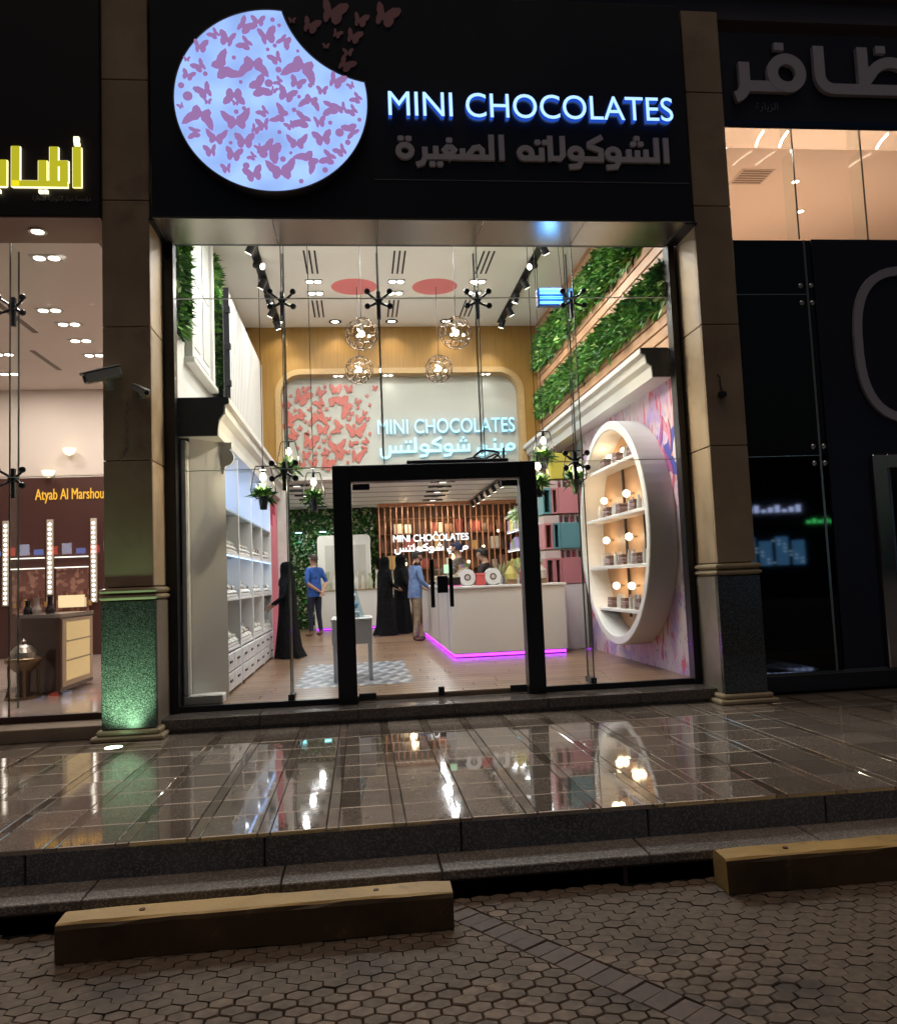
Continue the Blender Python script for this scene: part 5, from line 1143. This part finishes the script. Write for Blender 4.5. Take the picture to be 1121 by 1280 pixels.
def form(txt):
    F_ = {'ا': (0xFE8D, 1), 'ة': (0xFE93, 1), 'ت': (0xFE95, 2), 'ج': (0xFE9D, 2), 'د': (0xFEA9, 1), 'ر': (0xFEAD, 1), 'ز': (0xFEAF, 1), 'س': (0xFEB1, 2), 'ك': (0xFED9, 2), 'ل': (0xFEDD, 2), 'م': (0xFEE1, 2), 'ن': (0xFEE5, 2), 'و': (0xFEED, 1), 'ي': (0xFEF1, 2), 'ؤ': (0xFE85, 1)}
    out_ = ''
    for i, c in enumerate(txt):
        if c not in F_: out_ += c; continue
        b, k = F_[c]; p = i > 0 and txt[i-1] in F_ and F_[txt[i-1]][1] == 2; n = k == 2 and i+1 < len(txt) and txt[i+1] in F_
        out_ += chr(b+(3 if p and n else 2 if n else 1 if p else 0)) if k == 2 else chr(b+(1 if p else 0))
    return out_[::-1]
def small_text(txt, x0, x1, z, y, par, mat, h):
    c = bpy.data.curves.new('small_text', 'FONT'); c.body = txt; c.size = 1; c.extrude = .02; c.resolution_u = 2
    o = bpy.data.objects.new('tmp', c); COL.objects.link(o); bpy.context.view_layer.update(); me = bpy.data.meshes.new_from_object(o.evaluated_get(bpy.context.evaluated_depsgraph_get())); bpy.data.objects.remove(o)
    xs = [v.co.x for v in me.vertices]; a, b = min(xs), max(xs); k = (x1-x0)/(b-a)
    for v in me.vertices: v.co = Vector((x0+(v.co.x-a)*k, y-.004-v.co.z*.1, z+v.co.y*h))
    me.materials.clear(); me.materials.append(mat); link('small_lettering', me, par)
small_text(form('مؤسسة دينار الكويتية للتجارة'), -2.86, -2.35, 4.715, -.601, t, M('small_letter_grey', (.3, .27, .25), .5), .062)
s_ = thing('soffit', 'brown soffit with a round light above the perfume shop window', 'soffit', (0, 0, 4.57)); MB().box(-6, -2.275, -.59, -.02, -.012, 0).build('panel', M('brown_soffit', (.22, .12, .09), .35), s_)
t = thing('downlight', 'round bright light in the perfume shop soffit', 'ceiling light', (-2.93, -.3, 4.557)); MB().lathe((0, 0, 0), [(.0, -.001), (.085, -.001), (.085, -.01), (.06, -.01), (.055, -.004)], 20).build('ring', whiteg, t); MB().cyl((0, 0, -.0045), 'z', .052, -.004, 16).build('lens', lamph, t); lamp('SPOT', (0, 0, -.02), 10, warm, t, .05, 120)
pf = thing('perfume_shop_window', 'clear glass wall of the perfume shop beside the pillar', 'window', (0, 0, 0))
for x0, x1 in ((-3.29, -2.275), (-4.6, -3.302)):
    for z0, z1 in ((.0, 2.25), (2.258, 3.94), (3.948, 4.57)): MB().box(x0, x1, -.006, .006, z0+.004, z1).build('pane', GL, pf)
MB().box(-3.301, -3.291, -.008, .008, 0, 4.57).build('joint', seal, pf); MB().box(-3.304, -3.288, .02, .2, .05, 4.56).build('fin', fin, pf); MB().box(-3.3045, -3.2875, .2, .202, .05, 4.56).build('fin_edge', M('fin_edge', (.3, .36, .33), .2), pf)
MB().box(-5, -2.275, -.04, .05, -.06, .0).build('bottom_rail', M('brown_rail', (.05, .025, .02), .4), pf); MB().box(-4.6, -2.28, -.0085, .009, 2.2515, 2.2565).build('joint', jl, pf)
spider(-3.296, 3.945, 'black spider fitting high on the perfume shop glass'); spider(-3.296, 2.25, 'black spider fitting low on the perfume shop glass')
t = struct(thing('perfume_threshold', 'pale stone step below the perfume shop glass', 'step', (-3.7, -.2, ZS))); MB().bbox(-1.5, 1.42, -.22, .25, .0, .119, .006).build('slab', M('pale_step', (.3, .23, .16), .35, noise=(4, (.24, .18, .13))), t)
pinkw = M('perfume_wall', (.58, .5, .45), .6)
pr_ = struct(MB().box(-9, -2.0, .06, YF_, -.1, -.002).build('perfume_floor', M('perfume_floor', (.52, .42, .38), .12, noise=(1, (.46, .37, .33)))))
struct(MB().box(-9, -2.0, .02, YF_, LC, LC+.1).build('perfume_ceiling', M('perfume_ceiling', (.6, .53, .49), .6)))
bw_ = struct(MB().box(-9, -2.0, YF_, YF_+.1, 0, LC).build('perfume_back_wall', pinkw)); struct(MB().box(-2.1, -2.02, .06, YF_, 0, LC).build('perfume_side_wall', pinkw)); struct(MB().box(-8.9, -8.8, .06, YF_, 0, LC).build('perfume_far_wall', pinkw))
for i, (x, y) in enumerate(((-3.43, 1.3), (-3.28, .75), (-4.05, 3.1), (-4.0, 3.7), (-4.1, 4.5), (-4.15, 5.3), (-4.2, 6.2), (-3.3, 5.4), (-5.4, 3.6), (-5.5, 5.2), (-5.9, 6.4))):
    t = thing('downlight', 'twin square downlight in the perfume shop ceiling' if i != 1 else 'single round downlight in the perfume shop ceiling', 'ceiling light', (x, y, LC), None, 'perfume shop downlights'); MB().box(-.17, .17, -.08, .08, -.01, -.001).build('housing', M('housing_pale', (.4, .38, .36), .4), t)
    for k in ((-.08, .08) if i != 1 else (0,)): MB().cyl((k, 0, -.0105), 'z', .06, -.005, 14).build('lens', lamph, t)
    lamp('AREA', (0, 0, -.03), 16, (1, .89, .79), t, .2)
for k, (x, y, l) in enumerate(((-4.6, 3.4, 1.4), (-2.7, 1.0, 1.0), (-5.0, 5.6, 1.2))):
    t = thing('air_slot', 'narrow dark air slot in the perfume shop ceiling', 'air vent', (x, y, LC), None, 'perfume shop air slots'); MB().box(-.04, .04, -l/2, l/2, -.005, -.001).build('slot', M('slot_grey', (.15, .12, .1), .6), t)
# brown rear display wall
dw = thing('perfume_display', 'brown panelled wall with mirror lights and gold lettering', 'display wall', (0, 7.24, 0)); brn = M('perfume_brown', (.06, .024, .02), .35)
MB().box(-8.7, -2.11, .3, .355, 0, 3.28).build('panel', brn, dw)
goldm = M('gold_letter', (.6, .35, .06), .35, .6, em=(.7, .36, .03), es=.55)
latin('Atyab Al Marshoud', -5.9, 2.87, .299, .2, 1.3, .02, goldm, dw)
bulbs = M('mirror_bulb', (1, .95, .9), .3, em=(1, .93, .82), es=1.5)
for x in (-5.63, -4.86, -6.4):
    fr2 = MB().box(x-.055, x+.055, .25, .295, .95, 2.5).build('light_strip', M('strip_back', (.4, .35, .3), .4), dw)
    m = MB()
    for k in range(17): m.sphere((x, .24, 1.0+k*.088), .029, 7, 5)
    stuff(m.build('bulbs', bulbs, fr2))
for x0, x1 in ((-6.3, -5.73), (-5.53, -4.96)):
    sv = MB().box(x0, x1, .285, .299, .8, 1.62).build('shelf_back', M('shelf_tile', (.14, .06, .05), .4, speck=(14, (.3, .16, .12), .6)), dw)
    for z in (1.79, 1.6): MB().box(x0, x1, .2, .284, z, z+.018).build('glass_shelf', M('lit_shelf', (.8, .8, .75), .3, em=(.8, .78, .7), es=.7), dw)
    for k in range(7):
        MB().bbox(x0+.05+k*.09, x0+.1+k*.09, .2, .25, .9+.15*(k % 2), 1.0+.15*(k % 2)+.03*(k % 3), .006).build('bottle', M('perfume_bottle%d' % (k % 2), [(.35, .2, .08), (.12, .05, .04)][k % 2], .2), dw)
MB().box(-5.45, -5.0, .15, .28, .88, 1.1).build('lit_case', M('case_cream', (.6, .5, .34), .4, em=(.7, .55, .3), es=.4), dw)
for x, y, z, lab in ((-5.27, 7.45, 3.77, 'pale uplight bowl sconce nearer the gold lettering'), (-5.62, 7.4, 3.36, 'pale bowl sconce just above the gold lettering')):
    t = thing('wall_sconce', lab, 'wall lamp', (x, y, z), None, 'bowl sconces'); MB().lathe((0, 0, 0), [(.001, -.1), (.06, -.08), (.1, -.03), (.115, .03), (.1, .03)], 18).build('bowl', M('sconce_bowl', (.8, .75, .6), .4, em=(1, .85, .55), es=.8), t); MB().bbox(-.03, .03, .05, 7.599-y, -.03, .03, .004).build('arm', steel, t)
t = thing('perfume_counter', 'brown counter with a cream lit display case end', 'counter', (-3.6, 1.95, 0))
ctp = [(-.3, -.12), (.2, -.48), (.235, -.44), (.22, .72), (-.7, .72)]
MB().prism(ctp, 'z', .03, .86).build('body', M('counter_brown', (.07, .035, .028), .25), t); MB().prism([(p[0]*1.04, p[1]*1.04) for p in ctp], 'z', .861, .9).build('counter_top', M('counter_glasstop', (.3, .26, .24), .15), t)
def quadbox(p0, p1, z0, z1, off, mat, name):
    d = (Vector(p1)-Vector(p0)).normalized(); nn = Vector((d.y, -d.x)); a = Vector(p0)+nn*off; b = Vector(p1)+nn*off
    MB().prism([(p0[0]+nn.x*.001, p0[1]+nn.y*.001), (p1[0]+nn.x*.001, p1[1]+nn.y*.001), (b.x, b.y), (a.x, a.y)], 'z', z0, z1).build(name, mat, t)
crm = M('case_frame_cream', (.62, .5, .38), .4); cri = M('case_inside_lit', (.62, .48, .28), .5, em=(.7, .5, .22), es=.28)
q0, q1 = (.235, -.4), (.222, .68); quadbox(q0, q1, .08, .84, .012, crm, 'case_frame'); quadbox((.235, -.28), (.222, .56), .14, .8, .016, cri, 'case_inside')
for z in (.36, .58): quadbox((.235, -.28), (.222, .56), z, z+.014, .03, M('case_shelf', (.4, .36, .3), .2), 'case_shelf')
for k, x in enumerate((-.3, -.2, -.05)): MB().lathe((x, .05, .901), [(.05, 0), (.055, .05), (.03, .1), (.03, .14+.03*k), (.045, .16+.03*k)], 12).build('flacon', M('flacon%d' % (k % 2), [(.03, .02, .025), (.5, .45, .4)][k % 2], .2), t)
t = thing('ornate_burner', 'ornate domed metal incense stand on the perfume shop floor', 'incense stand', (-3.72, 1.42, 0)); br2 = M('aged_brass', (.25, .17, .1), .4, .7)
MB().lathe((0, 0, .3), [(.1, 0), (.16, .06), (.19, .1), (.19, .13), (.15, .15)], 20).build('bowl', br2, t); MB().lathe((0, 0, .45), [(.155, 0), (.14, .05), (.09, .11), (.03, .14), (.03, .17), (.001, .2)], 20).build('dome', M('dome_silver', (.4, .36, .32), .35, .8), t)
for k in range(4): MB().tube([(.15*math.cos(k*PI/2+.4), .15*math.sin(k*PI/2+.4), .36), (.14*math.cos(k*PI/2+.4), .14*math.sin(k*PI/2+.4), .15), (.17*math.cos(k*PI/2+.4), .17*math.sin(k*PI/2+.4), .0)], .016, 8).build('leg', br2, t)
MB().lathe((0, 0, .0), [(.08, 0), (.09, .03), (.06, .06), (.07, .28), (.1, .3)], 16).build('stem', M('stem_brown', (.06, .03, .025), .4), t); MB().lathe((0, 0, .0), [(.19, 0), (.19, .02), (.16, .025)], 20).build('base', br2, t)

# ================================================================== RIGHT SHOP
navy = M('navy_panel', (.016, .014, .026), .4, streak=(1, .32, .5)); bgl = M('black_glass', (.002, .002, .0035), .03, ior=1.5)
t = thing('salon_sign', 'dark navy fascia with large grey curved lettering', 'sign', (0, 0, 0)); MB().bbox(3.835, 9, -.4, -.1, 5.682, 6.72, .006).build('board', navy, t)
MB().box(3.835, 9, -.412, -.401, 5.683, 5.75).build('trim', M('navy_trim', (.03, .04, .08), .2, .6), t)
gl_ = M('salon_letter', (.6, .56, .62), .5); W2 = .118; zb2 = 6.09; Y2 = -.401
def L2(paths, w=W2):
    for i, p in enumerate(paths): m = MB(); ribbon(m, p, w, Y2-.05-.0006*i, Y2); m.build('letter', gl_, t)
L2([[(4.135, 6.36), (4.135, 6.12)]+arc(4.0, 6.11, .135, 0, -80, 6), [(4.135, 6.1), (4.6, 6.1)], [(4.97, 6.56), (4.97, 6.26)]+arc(5.12, 6.24, .15, 180, 270, 6)+[(5.9, 6.09), (6.05, 6.12)], [(5.46, 6.56), (5.46, 6.1)], [(5.46, 6.16)]+arc(5.78, 6.13, .27, 150, 0, 12)])
m = MB(); ribbon(m, arc(4.6, 6.25, .155, 0, 352.5, 47), W2, Y2-.053, Y2-.001, True); m.build('letter', gl_, t)
MB().bbox(4.48, 4.59, Y2-.05, Y2, 6.5, 6.585, .004).build('letter_dot', gl_, t); MB().bbox(5.62, 5.73, Y2-.05, Y2, 6.5, 6.585, .004).build('letter_dot', gl_, t)
small_text(form('الزيارة'), 4.26, 4.5, 5.87, -.401, t, M('small_letter_pale', (.25, .24, .24), .5), .11)
s_ = thing('soffit', 'polished metal soffit strip under the navy fascia', 'soffit', (0, 0, 5.68)); MB().box(3.835, 9, -.398, -.01, -.012, 0).build('panel', M('polished_soffit', (.6, .5, .42), .12, .9), s_)
for k, x in enumerate((4.35, 4.62, 5.75)):  # glowing streaks added in place of ceiling lights mirrored in the polished metal
    t = thing('soffit_streak', 'curved white streak added as a ceiling light reflection under the navy fascia', 'lamp', (x, -.2, 5.665), None, 'added reflection streaks under the navy fascia'); MB().tube([(0, -.15, 0), (.02, 0, .0), (.07, .15, 0)], .01, 6).build('tube', M('soffit_streak', (1, .9, .8), .3, em=(1, .85, .65), es=5), t); MB().bbox(.0, .03, -.02, .02, .0, .003, .001).build('clip', steel, t)
uw = thing('upper_window', 'wide clear upper window with lit room ceiling behind', 'window', (0, 0, 0))
for x0, x1 in ((3.835, 4.86), (4.87, 5.66), (5.67, 6.6), (6.61, 8)): MB().box(x0, x1, -.006, .006, 4.645, 5.675).build('pane', GL, uw)
for x in (4.865, 5.665, 6.605): MB().box(x-.005, x+.005, -.008, .008, 4.645, 5.675).build('joint', seal, uw); MB().box(x-.008, x+.008, .02, .22, 4.66, 5.67).build('fin', fin, uw)
peach = M('salon_peach', (.62, .49, .4), .6)
struct(MB().box(3.6, 10, .0, 5, 6.1, 6.2).build('salon_ceiling', peach)); struct(MB().box(3.6, 10, 5, 5.1, 4.4, 6.1).build('salon_back_wall', peach)); struct(MB().box(3.6, 10, .06, 5, 4.4, 4.56).build('salon_floor', peach)); struct(MB().box(3.55, 3.6, .06, 5, 4.4, 6.1).build('salon_side_wall', peach)); struct(MB().box(10, 10.1, .06, 5, 4.4, 6.1).build('salon_far_wall', peach))
for i, (x, y) in enumerate(((4.45, .75), (5.8, 1.55), (6.35, 2.4), (7.4, 1.4), (5.0, 3.4))):
    t = thing('downlight', 'round downlight in the lit room above black glass', 'ceiling light', (x, y, 6.1), None, 'salon downlights'); MB().lathe((0, 0, 0), [(0, -.001), (.06, -.001), (.06, -.008), (.045, -.008)], 16).build('ring', whiteg, t); MB().cyl((0, 0, -.005), 'z', .042, -.004, 14).build('lens', lamph, t); lamp('AREA', (0, 0, -.02), 17, (1, .89, .77), t, .1)
t = thing('ceiling_grille', 'square slatted air grille in the lit upper room ceiling', 'air vent', (5.15, 1.45, 6.1)); MB().box(-.22, .22, -.2, .2, -.006, -.001).build('frame', M('grille_frame', (.5, .38, .3), .5), t)
for k in range(6): MB().box(-.19, .19, -.17+k*.06, -.145+k*.06, -.012, -.0065).build('slat', M('grille_dark', (.2, .14, .1), .5), t)
bg_ = thing('black_glass_wall', 'black glass panels with steel joints beside the pillar', 'wall', (0, 0, 0))
for z0, z1 in ((.0, 2.262), (2.27, 4.022), (4.03, 4.63)): MB().box(3.835, 4.89, -.01, .02, z0, z1).build('panel', bgl, bg_)
MB().box(4.891, 4.915, -.016, .02, 0, 4.63).build('joint', M('brass_joint', (.35, .3, .24), .3, .9), bg_)
for z in (2.266, 4.026): MB().box(3.835, 4.89, -.013, .02, z-.0035, z+.0035).build('joint', steel, bg_)
MB().box(4.916, 4.975, -.01, .02, 0, 4.63).build('panel', bgl, bg_)
for x in (4.83, 4.95):
    for z in (2.18, 2.36, 3.93, 4.12): MB().lathe((0, 0, 0), [(.028, 0), (.028, .008), (.018, .016), (.001, .018)], 14).build('stud', steel, bg_, (x, -.0105, z)).rotation_euler = (PI/2, 0, 0)
np_ = thing('navy_wall', 'dark navy cladding carrying a large grey oval letter', 'wall', (0, 0, 0)); MB().bbox(4.98, 9, -.03, .03, .02, 4.635, .004).build('cladding', navy, np_)
ov = [(6.03+.62*abs(math.cos(R(a)))**.75*(1 if math.cos(R(a)) > 0 else -1), 3.45+.82*abs(math.sin(R(a)))**.75*(1 if math.sin(R(a)) > 0 else -1)) for a in range(0, 360, 8)]
m = MB(); ribbon(m, ov, .095, -.07, -.031, True); m.build('oval_letter', M('oval_grey', (.5, .47, .53), .5), np_)
t = thing('steel_portal', 'polished steel door surround in the navy wall', 'door frame', (0, 0, 0)); MB().bbox(5.44, 5.6, -.1, -.031, .0, 2.25, .01).build('jamb', chrome, t); MB().bbox(5.601, 7.2, -.1, -.031, 2.1, 2.25, .01).build('lintel', chrome, t); MB().box(5.66, 7.2, -.05, -.032, 0, 2.099).build('dark_opening', bgl, t)
MB().bbox(5.61, 5.65, -.07, -.0315, 0, 2.098, .006).build('inner_jamb', M('dark_steel', (.2, .2, .22), .25, .9), t)
t = struct(thing('salon_plinth', 'dark stone plinth below the black glass', 'plinth', (6.4, -.05, ZS))); MB().bbox(-2.56, 2.6, -.05, .2, 0, .17, .005).build('slab', M('plinth_black', (.02, .017, .017), .4), t)

# ================================================================== ACROSS THE STREET (seen only as reflections)
t = thing('opposite_shop', 'lit blue shopfront across the street reflected in black glass', 'shop', (21, -30, ZG)); blu = M('far_blue_window', (.1, .25, .4), .4, em=(.08, .25, .5), es=2.4)
MB().box(-4, 4, -1, 0, 0, 7).build('wall', M('far_wall_dark', (.02, .02, .025), .7), t)
for k in range(4): MB().box(-2.4+k*.85, -1.75+k*.85, 0.001, .03, 1.6, 3.0-.2*(k % 2)).build('window', blu, t)
for k in range(24): MB().box(-2.35+(k*7 % 11)*.29, -2.2+(k*7 % 11)*.29, .031, .05, 1.7+(k*5 % 7)*.18, 1.76+(k*5 % 7)*.18).build('display_light', M('far_display', (.6, .8, 1), .4, em=(.5, .75, 1), es=3), t)
for k in range(9): MB().box(-2.4+k*.36, -2.16+k*.36, .001, .05, 4.2, 4.35+.1*(k % 3)).build('sign_letter', M('far_sign_white', (.6, .7, 1), .4, em=(.5, .6, 1), es=6), t)
for k in range(5): MB().box(1.0+k*.3, 1.2+k*.3, .001, .05, 3.6, 3.75+.08*(k % 2)).build('sign_letter', M('far_sign_green', (.1, 1, .3), .4, em=(.1, 1, .25), es=4), t)
t = thing('opposite_kiosk', 'row of small coloured signs across the street reflected in glass', 'shop', (-14, -30, ZG)); MB().box(-6, 6, -1, 0, 0, 6).build('wall', M('far_wall_dark', (.02, .02, .025), .7), t)
for k in range(14): MB().box(-4+k*.6, -3.6+k*.6, .001, .05, 3.4, 3.65+.12*(k % 3)).build('sign_letter', M('far_sign%d' % (k % 3), (.5, .6, 1), .4, em=[(.15, .35, 1), (.7, .75, 1), (1, .1, .06)][(k*5) % 3], es=3.5), t)
